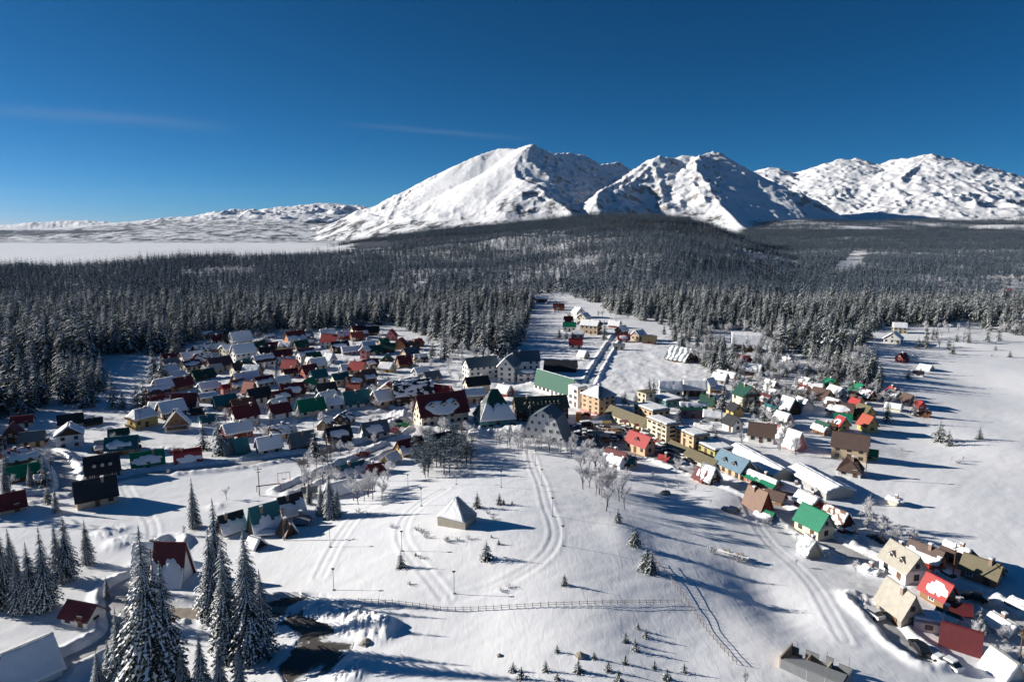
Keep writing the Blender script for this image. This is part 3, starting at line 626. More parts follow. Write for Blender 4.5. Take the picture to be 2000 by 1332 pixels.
def door_mesh():
    m = MB(); m.box(-.55, .55, -.09, .03, 0, 2.1, 0); m.box(-.62, .62, -.05, .02, 2.1, 2.2, 1); m.box(.38, .44, -.14, -.09, .95, 1.1, 1); return m.mesh('door', ['door', 'frame'])
DOOR = door_mesh()
def snow_sheet(mb, quad, mask, T, rnd, nu=14, nv=8):
    q = [Vector(p) for p in quad]; nu = max(10, min(28, int((q[3]-q[2]).length/.55))); nv = max(6, min(16, int((q[0]-q[3]).length/.55))); nr = (q[1]-q[0]).cross(q[3]-q[0])
    if nr.length < 1e-6: nr = (q[1]-q[0]).cross(q[2]-q[0])
    nr.normalize()
    if nr.z < 0: nr = -nr
    us = [0, .012]+[i/nu for i in range(1, nu)]+[.988, 1]; vs = [0, .03]+[i/nv for i in range(1, nv)]+[.97, 1]; V = []
    for j, v in enumerate(vs):
        for i, u in enumerate(us):
            p = (q[0].lerp(q[1], u)).lerp(q[3].lerp(q[2], u), v)
            b = 0 if (i in (0, len(us)-1) or j in (0, len(vs)-1)) else 1
            m = mask(u, v)*b; t = T*max(0, min(1, m))*(.8+.4*rnd.random())-.06*(1-min(1, max(0, m))); V.append(p+nr*t)
    n = len(us); mb.add(V, [(j*n+i, j*n+i+1, (j+1)*n+i+1, (j+1)*n+i) for j in range(len(vs)-1) for i in range(n-1)], 0)
from mathutils import noise as mnoise
def snow_mask(kind, rnd):
    off = rnd.uniform(0, 90); nz = lambda u, v, f=5: mnoise.noise(Vector((u*f+off, v*f*.6, off)))+.5*mnoise.noise(Vector((u*f*2.3, v*f*1.4+off, off+7)))
    # v runs from the ridge (0) to the eave (1)
    ph = [rnd.uniform(0, 6.28) for _ in range(4)]; wob = lambda u: .20*nz(u, 0, 6)
    if kind == 'f': return lambda u, v: 1.0
    if kind == 'l': e = rnd.uniform(.38, .52); return lambda u, v: (v-e-wob(u))*14
    if kind == 'u': e = rnd.uniform(.45, .6); return lambda u, v: (e+wob(u)-v)*14
    if kind == 'p':
        cu, cv, ru, rv = rnd.uniform(.42, .58), rnd.uniform(.48, .62), rnd.uniform(.30, .40), rnd.uniform(.24, .32)
        return lambda u, v: (1-((u-cu)/ru)**2-((v-cv)/rv)**2+.9*nz(u, v, 4.2))*3
    if kind == 's': return lambda u, v: (nz(u, v, 6)+.02)*9
    if kind == 'r': return lambda u, v: (sin(u*30+ph[0]+2.5*nz(u, v, 3))-.15)*4
    return None
COUNT = [0]; FOOT = []
def place(px, py, back):
    x, y, z = ground_pt(px, py); dep = y*cos(PITCH)+(CH-z)*sin(PITCH); mpp = dep/F
    r = math.hypot(x, y); ux, uy = x/r, y/r; x2, y2 = x+ux*back*mpp, y+uy*back*mpp
    return x2, y2, mpp, atan2(x, y), sqrt(r*r+(CH-z)**2)
def house(px, py, Lp, Wp, wp, rp, rot, roof, snow, wall, label, typ='g', name='house', cat='house', group=None, over=.5, gable=None, fl=None, win_on=True, chim=None, bal=0, dormer=0, base=None, trim=None, hip=.5, slide=0, door=True, winw=1.0):
    COUNT[0] += 1; rnd = random.Random(COUNT[0]*7+3)
    th = radians(rot); back = (abs(Wp*cos(th))+abs(Lp*sin(th)))/2
    x, y, mpp, az, D = place(px, py, back)
    cd = (max(.5, cos(math.asin(min(.9, (CH)/D)))))
    Lm, Wm = Lp*mpp, Wp*mpp; wh, rh = wp*mpp/cd, rp*mpp/cd; rz = th-az
    z = zg(x, y); corners = [(x+cos(rz)*a*Lm/2-sin(rz)*b*Wm/2, y+sin(rz)*a*Lm/2+cos(rz)*b*Wm/2) for a in (-1, 1) for b in (-1, 1)]
    z = min(zg(*c) for c in corners)*.5+z*.5
    FOOT.append((x, y, max(Lm, Wm)*.62))
    e = obj(name, None, loc=(x, y, z), rz=rz); tag(e, label, cat, group)
    hx, hy = Lm/2, Wm/2; wm = 'w_'+wall; gm_ = 'w_'+(gable or wall)
    # profile across the ridge
    if typ in ('g', 'h', 'a'): prof = [(-hy, 0), (0, rh), (hy, 0)]
    elif typ == 'm': prof = [(-hy, 0), (-hy*.62, rh*.72), (0, rh), (hy*.62, rh*.72), (hy, 0)]
    elif typ == 'k': prof = [(-hy, 0), (-hy*.25, rh), (hy, rh*.05)]
    elif typ == 'q': prof = [(-hy, 0), (-hy*.62, rh), (hy, rh*.35)]
    else: prof = [(-hy, 0), (hy, 0)]
    hipx = hy*hip*2 if typ == 'h' else 0
    # walls
    m = MB(); wz = -2.5
    if typ in ('h', 'f'):
        m.box(-hx, hx, -hy, hy, wz, wh, 0)
    else:
        poly = [(-hy, wz)]+[(a, wh+b) for a, b in prof]+[(hy, wz)]
        n = len(poly); vs = [(-hx, a, b) for a, b in poly]+[(hx, a, b) for a, b in poly]
        m.add(vs, [(i, (i+1) % n, (i+1) % n+n, i+n) for i in range(n)], 0)
        # gable ends: lower wall and upper triangle
        for s in (-1, 1):
            o = 0 if s < 0 else n; low = [vs[o], vs[o+1], vs[o+n-2], vs[o+n-1]]; up = vs[o+1:o+n-1]
            if s < 0: low = low[::-1]; up = up[::-1]
            m.add(low, [(0, 1, 2, 3)][:1] if s > 0 else [(0, 1, 2, 3)], 0); m.add(up, [tuple(range(len(up)))], 1)
    if base: m.box(-hx-.04, hx+.04, -hy-.04, hy+.04, wz, min(1.0, wh*.4), 2)
    obj('wall', m.mesh('wall', [wm, gm_, 'w_'+(base or 'grey')]), e)
    # roof
    r = MB(); ov = over if typ != 'f' else .25; ex = hx+ov
    faces = []
    if typ == 'f':
        r.box(-hx-.15, hx+.15, -hy-.15, hy+.15, wh-.02, wh+.42, 0); faces = [[(-hx, -hy, wh+.42), (hx, -hy, wh+.42), (hx, hy, wh+.42), (-hx, hy, wh+.42)]]
    else:
        k = rh/max(hy, .1)
        P = [(a, b+wh) for a, b in prof]
        s0 = (P[1][1]-P[0][1])/(P[1][0]-P[0][0]); P[0] = (P[0][0]-ov, P[0][1]-ov*s0)
        s1 = (P[-2][1]-P[-1][1])/(P[-1][0]-P[-2][0]); P[-1] = (P[-1][0]+ov, P[-1][1]-ov*s1)
        if typ == 'a': pass
        ztop = max(b for a, b in P); zlow = min(b for a, b in P)
        xe = lambda b: ex-(hipx*(b-zlow)/(ztop-zlow) if hipx else 0)
        up = .16
        for (a0, b0), (a1, b1) in zip(P, P[1:]):
            hi, lo_ = ((a0, b0), (a1, b1)) if b0 > b1 else ((a1, b1), (a0, b0))
            q = [(-xe(hi[1]), hi[0], hi[1]+up), (xe(hi[1]), hi[0], hi[1]+up), (xe(lo_[1]), lo_[0], lo_[1]+up), (-xe(lo_[1]), lo_[0], lo_[1]+up)]
            r.slab(q, .17, 0); faces.append(q)
        if hipx:
            for s in (-1, 1):
                q = [(s*xe(ztop), 0, ztop+up), (s*xe(ztop), 0, ztop+up), (s*ex, P[-1][0], P[-1][1]+up), (s*ex, P[0][0], P[0][1]+up)]
                r.slab([q[0], q[2], q[3]], .17, 0); faces.append(q)
        if typ not in ('h',) and rh > .5:
            r.box(-ex-.01, ex+.01, -.12, .12, ztop+up-.02, ztop+up+.07, 0) if typ not in 'kq' else None
    ro = obj('roof', r.mesh('roof', ['r_'+roof]), e)
    # snow on the roof, slope by slope
    sm = MB(); ks = (snow*4)[:len(faces)] if len(snow) == 1 else (snow+'nnnn')[:len(faces)]
    for kf, q in zip(ks, faces):
        mk = snow_mask(kf, rnd)
        if mk: snow_sheet(sm, q, mk, .40 if kf in 'flu' else .32, rnd)
    if sm.v:
        me = sm.mesh('roof_snow', ['roof_snow']); me.polygons.foreach_set('use_smooth', [True]*len(me.polygons)); obj('roof_snow', me, ro)
    # openings on the faces that look towards the valley side
    cx, cy = -x, -y
    def face_vis(nx, ny): wx_, wy_ = cos(rz)*nx-sin(rz)*ny, sin(rz)*nx+cos(rz)*ny; return (wx_*cx+wy_*cy)/math.hypot(cx, cy) > -.12
    nfl = fl or max(1, int(round(wh/2.8))); fh_ = wh/nfl; fr = 'frame' if wall in ('dwood', 'wood', 'redw', 'brick', 'dark', 'orange', 'conc') else 'frame_dark'
    if win_on and wh > 1.3:
        for (nx, ny, half, dist, rt) in ((0, -1, hx, hy, 0), (0, 1, hx, hy, pi), (-1, 0, hy, hx, -pi/2), (1, 0, hy, hx, pi/2)):
            if not face_vis(nx, ny): continue
            nc = max(1, min(9, int(2*half/2.6)))
            for f in range(nfl):
                zc = f*fh_+fh_*.56
                if zc+.6 > wh+.1: continue
                for c in range(nc):
                    if f == 0 and c == nc//2 and ny == -1 and door and nc > 1:
                        d = obj('door', DOOR, e, (( -half+(c+.5)*2*half/nc)*(-ny), ny*dist, .1), rt); continue
                    if rnd.random() < .1: continue
                    tt = -half+(c+.5)*2*half/nc; ww, wh_ = min(1.25*winw, 2*half/nc*.6), min(1.3, fh_*.52)
                    loc = (tt, ny*dist, zc) if nx == 0 else (nx*dist, tt, zc)
                    obj('window', win(ww, wh_, fr), e, loc, rt)
            if nx and typ in ('g', 'm', 'a', 'k') and rh > 2.2:    # gable windows
                loc = (nx*dist, 0, wh+rh*.32); obj('window', win(.95, 1.0, fr), e, loc, rt)
                if rh > 4.2 and half > 2.6:
                    for s in (-1, 1): obj('window', win(.8, .9, fr), e, (nx*dist, s*half*.42, wh+rh*.18), rt)
    nchim = chim if chim is not None else (1 if rnd.random() < .65 and typ != 'f' else 0)
    for i in range(nchim):
        cxp = rnd.uniform(-.55, .55)*hx*(.5 if typ == 'h' else 1); sd_ = rnd.choice((-1, 1))*.35; obj('chimney', CHIM, ro, (cxp, sd_*hy*.5, wh+rh*.75+.3))
    if bal:
        m = MB()
        for f in range(bal):
            zb = wh-.15-f*2.7 if bal > 1 or wh > 2.5 else wh*.5
            for s, on in ((-1, face_vis(-1, 0)), (1, face_vis(1, 0))):
                if not on: continue
                x0, x1 = (s*hx, s*(hx+1.1)) if s > 0 else (s*(hx+1.1), s*hx)
                m.box(x0, x1, -hy*.8, hy*.8, zb-.12, zb, 0); m.box(*sorted((s*(hx+1.02), s*(hx+1.1))), -hy*.8, hy*.8, zb+.05, zb+.85, 0)
        if m.v: obj('balcony', m.mesh('balcony', ['timber']), e)
    for i in range(dormer):                        # small gabled dormers on the front slope
        m = MB(); xx = (-.5+(i+.5)/dormer)*2*hx*.72; ww = min(1.1, hx/dormer*.5); y0, y1 = -hy*.72, -hy*.15; zb = wh+rh*.22; zt = wh+rh*.55
        m.prism([(xx-ww, zb), (xx+ww, zb), (xx+ww, zt-.5), (xx, zt+.25), (xx-ww, zt-.5)], y0, y1, 0)
        rr = MB(); rr.slab([(xx, y0-.2, zt+.4), (xx, y1, zt+.4), (xx-ww-.25, y1, zt-.5), (xx-ww-.25, y0-.2, zt-.5)], .1); rr.slab([(xx, y0-.2, zt+.4), (xx, y1, zt+.4), (xx+ww+.25, y1, zt-.5), (xx+ww+.25, y0-.2, zt-.5)], .1)
        dd = obj('dormer', m.mesh('dormer', [wm]), ro); obj('window', win(ww, .9, fr), dd, (xx, y0, (zb+zt)/2-.1)); 
        rr2 = rr.mesh('dormer_roof', ['r_'+roof if snow[0] != 'f' else 'roof_snow']); obj('dormer_roof', rr2, dd)
    return e
# ---------------------------------------------------------------- the town, house by house
H_ = house
# (foot px, foot row, ridge length, gable width, wall, rise, turn, roof, snow, wall, label)
G1 = 'houses of the shaded hillside quarter'
rows = [
 (329,709,22,18,8,8,27,'maroon','n','grey','small house with plain maroon roof at the upper left village rim beside a big spruce'),
 (374,710,40,22,10,10,27,'red','fn','white','long white house under full snow with a red trimmed end, upper left of the village'),
 (374,727,32,22,11,9,30,'purple','pn','cream','cream gabled house with partly snowed violet brown roof at the upper left of the village'),
 (424,673,22,18,8,9,27,'maroon','n','white','pale house with maroon roof right under the dark forest edge'),
 (446,676,20,14,9,8,27,'dark','n','cream','narrow cream gable with dark roof beside the big snow roofed block'),
 (471,678,38,22,12,16,24,'grey','f','white','upper of two big white blocks under blue shaded snow roofs'),
 (424,688,26,18,7,7,22,'brown','fn','wood','low brown house half buried in snow left of the white blocks'),
 (446,699,24,24,15,8,32,'grey','f','cream','cream gabled house with snowy roof joined to the left of the tall white block'),
 (476,708,42,24,17,16,27,'grey','f','white','lower of two big white blocks with a cream balcony end'),
 (502,686,30,18,8,9,22,'dgreen','n','white','house with very dark green roof right of the upper white block'),
 (520,698,30,18,9,9,24,'dark','n','white','white house with navy black roof behind the half snowed white house'),
 (518,678,16,20,8,9,80,'brown','f','tan','tan chalet gable facing us just under the forest'),
 (536,683,26,16,6,7,20,'maroon','n','wood','low maroon roofed house beside the tan chalet'),
 (558,690,22,20,8,11,-25,'olive','u','tan','brown house with a lit tan slope right of the maroon low roof'),
 (429,726,44,24,11,14,26,'purple','n','cream','cream house with large violet brown roof and three gable windows'),
 (468,735,28,22,13,11,28,'brown','n','cream','cream house with dark brown roof left of a white lit roof'),
 (494,738,32,26,9,13,-30,'dark','fn','wood','chalet with one blazing white slope and dark timber gable'),
 (515,720,38,24,13,10,26,'brown','u','white','big pale house with brown roof ridge half under snow'),
 (397,744,40,28,7,12,22,'dgreen','n','dwood','wide house with dark green hipped roof at the left of the village'),
 (344,745,32,22,8,8,22,'maroon','fn','wood','dark house topped with two white humps of snow behind the red roofed one'),
 (356,764,34,24,10,13,32,'maroon','n','wood','reddish timber house with maroon roof behind the orange walled house'),
 (322,770,38,26,13,14,32,'grey','f','orange','orange walled house with a sagging snow roof at the left of the village'),
 (481,752,48,26,7,14,26,'dark','fn','wood','long low house under a blue shaded snow roof in the middle of the village'),
 (516,757,34,22,9,10,26,'maroon','ln','pale','house with maroon ridge and snow on the lower roof half'),
 (488,774,20,22,8,18,-35,'ored','n','dwood','steep narrow house with orange red roof leaning left'),
 (441,776,14,12,18,5,30,'red','n','redw','tall narrow bright red house wall between frosted trees'),
 (407,768,34,22,8,10,24,'grey','f','white','white house under full snow left of the red house'),
 (404,786,32,22,9,6,12,'pale','f','tan','low shed with a bright white flat lit roof'),
 (506,790,42,24,13,15,26,'dark','n','white','white house with clean black green roof and white gable in the village centre'),
 (440,801,40,22,11,15,18,'teal','n','wood','brown walled house with deep teal blue roof'),
 (472,797,26,22,5,9,22,'grey','f','white','small garage under snow between the teal and the black roof'),
 (363,802,44,30,9,20,-18,'maroon','n','white','house with large plain maroon roof tilted toward us'),
 (312,816,34,30,10,16,-30,'dark','un','wood','dark roofed house behind the yellow one'),
 (479,828,48,28,14,18,24,'maroon','n','white','long white house with near black maroon roof and orange end wall'),
 (547,820,38,26,13,14,24,'maroon','n','white','house with maroon roof and white gable right of the long dark roof'),
 (608,814,50,28,12,18,20,'green','n','cream','cream house with wide forest green roof'),
 (655,802,38,24,11,11,16,'maroon','fn','white','snow roofed house with a small maroon dormer'),
 (696,798,48,28,10,20,18,'teal','n','white','house with large very dark teal roof reaching almost to the ground'),
 (747,798,38,30,14,17,34,'grey','f','peach','peach gabled house with blue snow roof and rounded corner'),
 (760,782,32,40,16,14,75,'red','nf','tan','wide tan gable house with red roof and white snow patch'),
 (725,777,20,26,8,11,70,'brown','f','tan','small brown gable house left of the wide tan gable'),
 (691,773,24,20,6,16,-20,'ored','n','wood','steep orange brown roof house beside the wide dark teal roof'),
 (637,777,36,24,12,13,22,'dark','n','white','white gabled house with dark green black roof above the forest green roof'),
 (604,767,30,28,8,16,60,'green','nn','dwood','dark gabled house with one bright green lit slope'),
 (571,778,42,26,8,17,16,'maroon','p','wood','dark maroon house with one patch of snow on its roof'),
 (551,754,26,22,7,9,22,'grey','f','white','little house under full snow left of the maroon mansard'),
 (622,750,30,24,12,12,26,'teal','n','white','white house with teal blue roof and white gable'),
 (604,739,30,26,8,15,32,'maroon','n','redw','dark maroon timber house in the centre of the village'),
 (664,757,30,20,16,9,26,'teal','n','cream','tall pale house with dark teal roof and cream gable edge'),
 (716,748,34,22,11,11,26,'brown','n','tan','house with dark brown roof and cream tower like gable'),
 (700,733,28,26,10,13,-28,'red','n','tan','house with bright red roof turned to the left above the brown roof'),
 (722,722,32,20,8,9,20,'maroon','pn','white','maroon roofed house with a snow patch behind the bright red roof'),
 (680,731,28,18,8,9,18,'grey','f','grey','snowed shed behind a frosted tree left of the bright red roof'),
 (568,728,28,24,10,13,-28,'red','n','wood','house with bright red slope and brown gable in the upper village'),
 (567,737,26,16,8,6,22,'maroon','n','cream','small cream annex in front of the bright red slope'),
 (612,708,28,20,8,9,26,'dgreen','n','tan','tan house with black green roof above the maroon timber house'),
 (598,708,32,20,14,11,28,'purple','ln','white','white gabled house with violet roof half under snow'),
 (577,674,36,22,9,16,26,'maroon','ln','orange','house with dark red roof and orange lit left wall under the forest'),
 (550,703,36,22,8,9,20,'maroon','n','wood','wide maroon roofed house in the left half of the village'),
 (560,714,30,18,6,8,18,'teal','sn','wood','low house with dark teal roof below the wide maroon roof'),
 (645,682,30,24,14,13,-22,'red','n','white','white walled house with bright red roof facing left near the forest'),
 (664,690,32,22,11,10,16,'dark','pn','dwood','dark timber house with snow blotched roof beside the white red roofed house'),
 (640,660,28,16,7,8,16,'grey','f','white','snow roof just behind the white house with the red roof'),
 (698,644,26,18,7,6,12,'slate','n','white','topmost pale house of the village with blue grey roof against the wood'),
 (700,655,26,18,8,9,24,'maroon','n','cream','house with maroon roof below the topmost blue grey roof'),
 (724,656,32,20,7,10,-6,'dark','n','wood','long black roofed house at the upper rim of the village'),
 (697,667,22,16,8,9,17,'ored','nn','wood','small orange brown house on a snow bank at the upper rim'),
 (765,666,16,20,10,11,75,'red','n','pink','pink gabled house with red roof at the upper right of the village'),
 (783,684,20,24,10,12,70,'red','n','orange','orange gabled house with crimson roof at the right end of the village'),
 (815,678,20,18,6,8,40,'ored','n','orange','orange red cabin at the right rim of the village'),
 (719,686,24,18,8,9,20,'slate','f','redw','house with snowed blue roof and maroon wall'),
 (732,694,28,20,7,10,20,'dgreen','n','dwood','black green roofed house left of a twin'),
 (758,690,26,20,8,10,-8,'dgreen','n','dwood','second black green roof right under a small green roof'),
 (749,676,18,16,6,7,30,'green','n','wood','small dark green roof above the twin black green roofs'),
 (756,713,18,24,8,10,80,'green','n','dwood','green gabled roof house in the right part of the village'),
 (713,702,14,14,17,6,60,'maroon','f','pink','narrow pink and white gable next to the black green roof'),
 (801,704,28,22,12,10,32,'slate','n','peach','grey blue roofed house with peach gable at the right rim'),
 (789,719,26,22,8,14,22,'maroon','n','wood','steep maroon roof among frosted bushes at the right of the village'),
 (757,729,26,24,8,9,-30,'pale','f','yellow','house with white lit roof above a yellow wall'),
 (686,693,36,20,6,8,12,'grey','f','grey','long low snow covered shed in the upper village'),
 (608,720,18,18,8,11,-50,'brown','uf','tan','tan lit slope of a small house among frosted bushes'),
 (645,712,16,18,8,12,-40,'grey','f','white','small bright white lit gable behind the frosted trees'),
 (822,738,28,20,8,9,32,'grey','f','grey','snow roofed house right of the village behind bare bushes'),
 (843,748,32,22,8,11,30,'slate','n','grey','blue grey roofed house left of the cream three window gable'),
 (590,880,44,26,11,20,17,'slate','n','dwood','dark timber house with big grey blue roof beside the road'),
 (526,888,44,26,12,18,17,'slate','f','cream','cream house with thin snow on a grey roof by the road'),
 (446,891,22,28,5,24,27,'slate','n','dwood','left one of two joined steep grey roofed cabins'),
 (470,889,24,28,5,22,22,'teal','n','dwood','right one of two joined steep grey roofed cabins'),
 (661,867,46,28,10,18,20,'dark','p','dwood','dark chalet with snow patch over its balcony in front of the village'),
 (732,859,50,26,12,18,22,'slate','p','white','grey roofed hall with snow patch and pointed white gable'),
 (638,842,26,28,8,12,65,'brown','u','wood','low brown gabled house left behind the hall with pointed gable'),
 (672,832,28,34,8,13,60,'dark','s','dwood','dark chalet with snow lumps behind the brown gabled house'),
 (562,850,28,16,6,7,18,'grey','f','tan','small shed under snow between bushes'),
 (407,832,28,18,9,9,16,'teal','n','white','small teal roofed house behind the tall spruce pair'),
 (386,812,22,16,6,6,16,'dark','n','dwood','black little shed left of the tall spruce pair'),
 (418,765,24,14,6,7,22,'grey','fn','tan','snow roofed shed near the wide dark green roof'),
 (801,893,52,34,9,20,30,'maroon','ln','yellow','house with maroon upper roof, snowy lower roof and yellow balcony gable'),
 (866,884,34,30,7,26,24,'dark','ln','dwood','steep roofed house with huge snow slope behind bare trees'),
]
for r in rows: H_(*r, group=G1)
# the left foreground
rows = [
 (280,838,46,28,20,14,30,'grey','f','yellow','yellow house with balconies under a rounded snow roof', dict(typ='h', bal=2, hip=.35)),
 (347,843,26,44,12,26,88,'dark','fn','white','steep white trimmed chalet gable facing us beside the yellow house', dict(bal=1, gable='wood')),
 (27,868,36,44,9,26,78,'maroon','n','dwood','black timber gable house with maroon slope at the left edge', {}),
 (46,836,34,22,11,9,-15,'red','n','white','white house with red roof behind the black gable at the left edge', {}),
 (139,832,40,26,6,14,0,'dark','n','white','wide black roof behind the snow gabled dark house', {}),
 (183,831,28,18,6,6,0,'dark','n','dwood','low black shed under the spruces on the left', {}),
 (139,876,34,44,26,16,86,'dark','f','white','tall house with snow edged gable, dark band and white ground floor', dict(gable='dwood')),
 (233,858,32,24,5,12,-5,'dgreen','n','dwood','dark green roofed cabin hidden by a bare tree', {}),
 (202,936,56,34,16,26,2,'dark','n','dark','upper of two big black roofed houses', dict(dormer=3)),
 (190,990,68,40,18,30,4,'dark','n','tan','lower of two big black roofed houses with tan ground floor and snowy porch', dict(bal=0)),
 (290,916,54,30,10,20,2,'green','pn','cream','cream house with green roof bearing a long white snow patch', {}),
 (368,907,44,26,8,18,4,'red','pn','dwood','bright red double curved roof house with a snow notch', dict(typ='m')),
 (48,940,48,28,12,16,2,'green','n','dwood','teal green roofed house in deep shade at the left edge', {}),
 (16,1004,56,32,12,22,4,'maroon','n','tan','maroon fronted house cut by the left picture edge', {}),
 (84,945,22,16,10,5,0,'grey','f','dwood','small dark shed with snow cap beside the teal green roof', {}),
 (518,1046,52,36,6,44,22,'teal','ln','wood','brown gabled A frame house with a huge snow apron on its teal roof', {}),
 (568,1016,44,34,12,28,24,'dark','ln','white','white gabled house with black ridge and snow covered lower roof', {}),
 (592,1028,26,20,8,8,-20,'grey','n','dwood','small grey roofed shed on the snowy slope', {}),
 (561,1050,24,22,8,18,-60,'brown','nf','dwood','little brown hut with snow on its left slope', {}),
 (522,1048,26,12,5,3,-12,'grey','f','dwood','low snow capped lean-to joined before the A frame', {}),
 (453,1046,42,34,8,26,20,'dark','ln','dwood','dark gabled house half hidden behind the tall spruces', {}),
 (500,1075,22,22,6,12,-50,'dark','f','dwood','snow domed small hut below the A frame house', {}),
 (605,972,24,18,12,6,0,'beige','n','cream','small flat cream shed between spruces right of the black ridged house', {}),
 (683,932,62,24,5,14,28,'teal','ln','white','long low blue green roof behind the frosted trees', {}),
 (737,928,34,24,4,14,20,'maroon','n','dwood','low maroon roof behind the frosted trees', {}),
 (660,972,40,24,8,16,24,'slate','f','white','snow covered roof hidden behind the larch', {}),
 (763,908,30,24,6,12,50,'yellow' if False else 'pale','fn','yellow','small yellow timber house beside the pine grove', {}),
 (166,1230,64,44,16,18,-50,'maroon','n','white','white cottage with long dark red roof among the foreground spruces', {}),
 (340,1150,56,54,4,68,-30,'maroon','lf','white','large house with dark red ridge and an immense smooth snow slope', dict(win_on=False)),
 (290,1105,42,30,8,28,-20,'beige','f','pale','pale snow covered house behind the tallest left spruce', {}),
 (20,1378,165,100,20,46,14,'slate','f','white','huge snow covered roof cut by the bottom left corner', dict(win_on=False)),
]
for *r, o in rows: H_(*r, group='houses of the left foreground', **o)
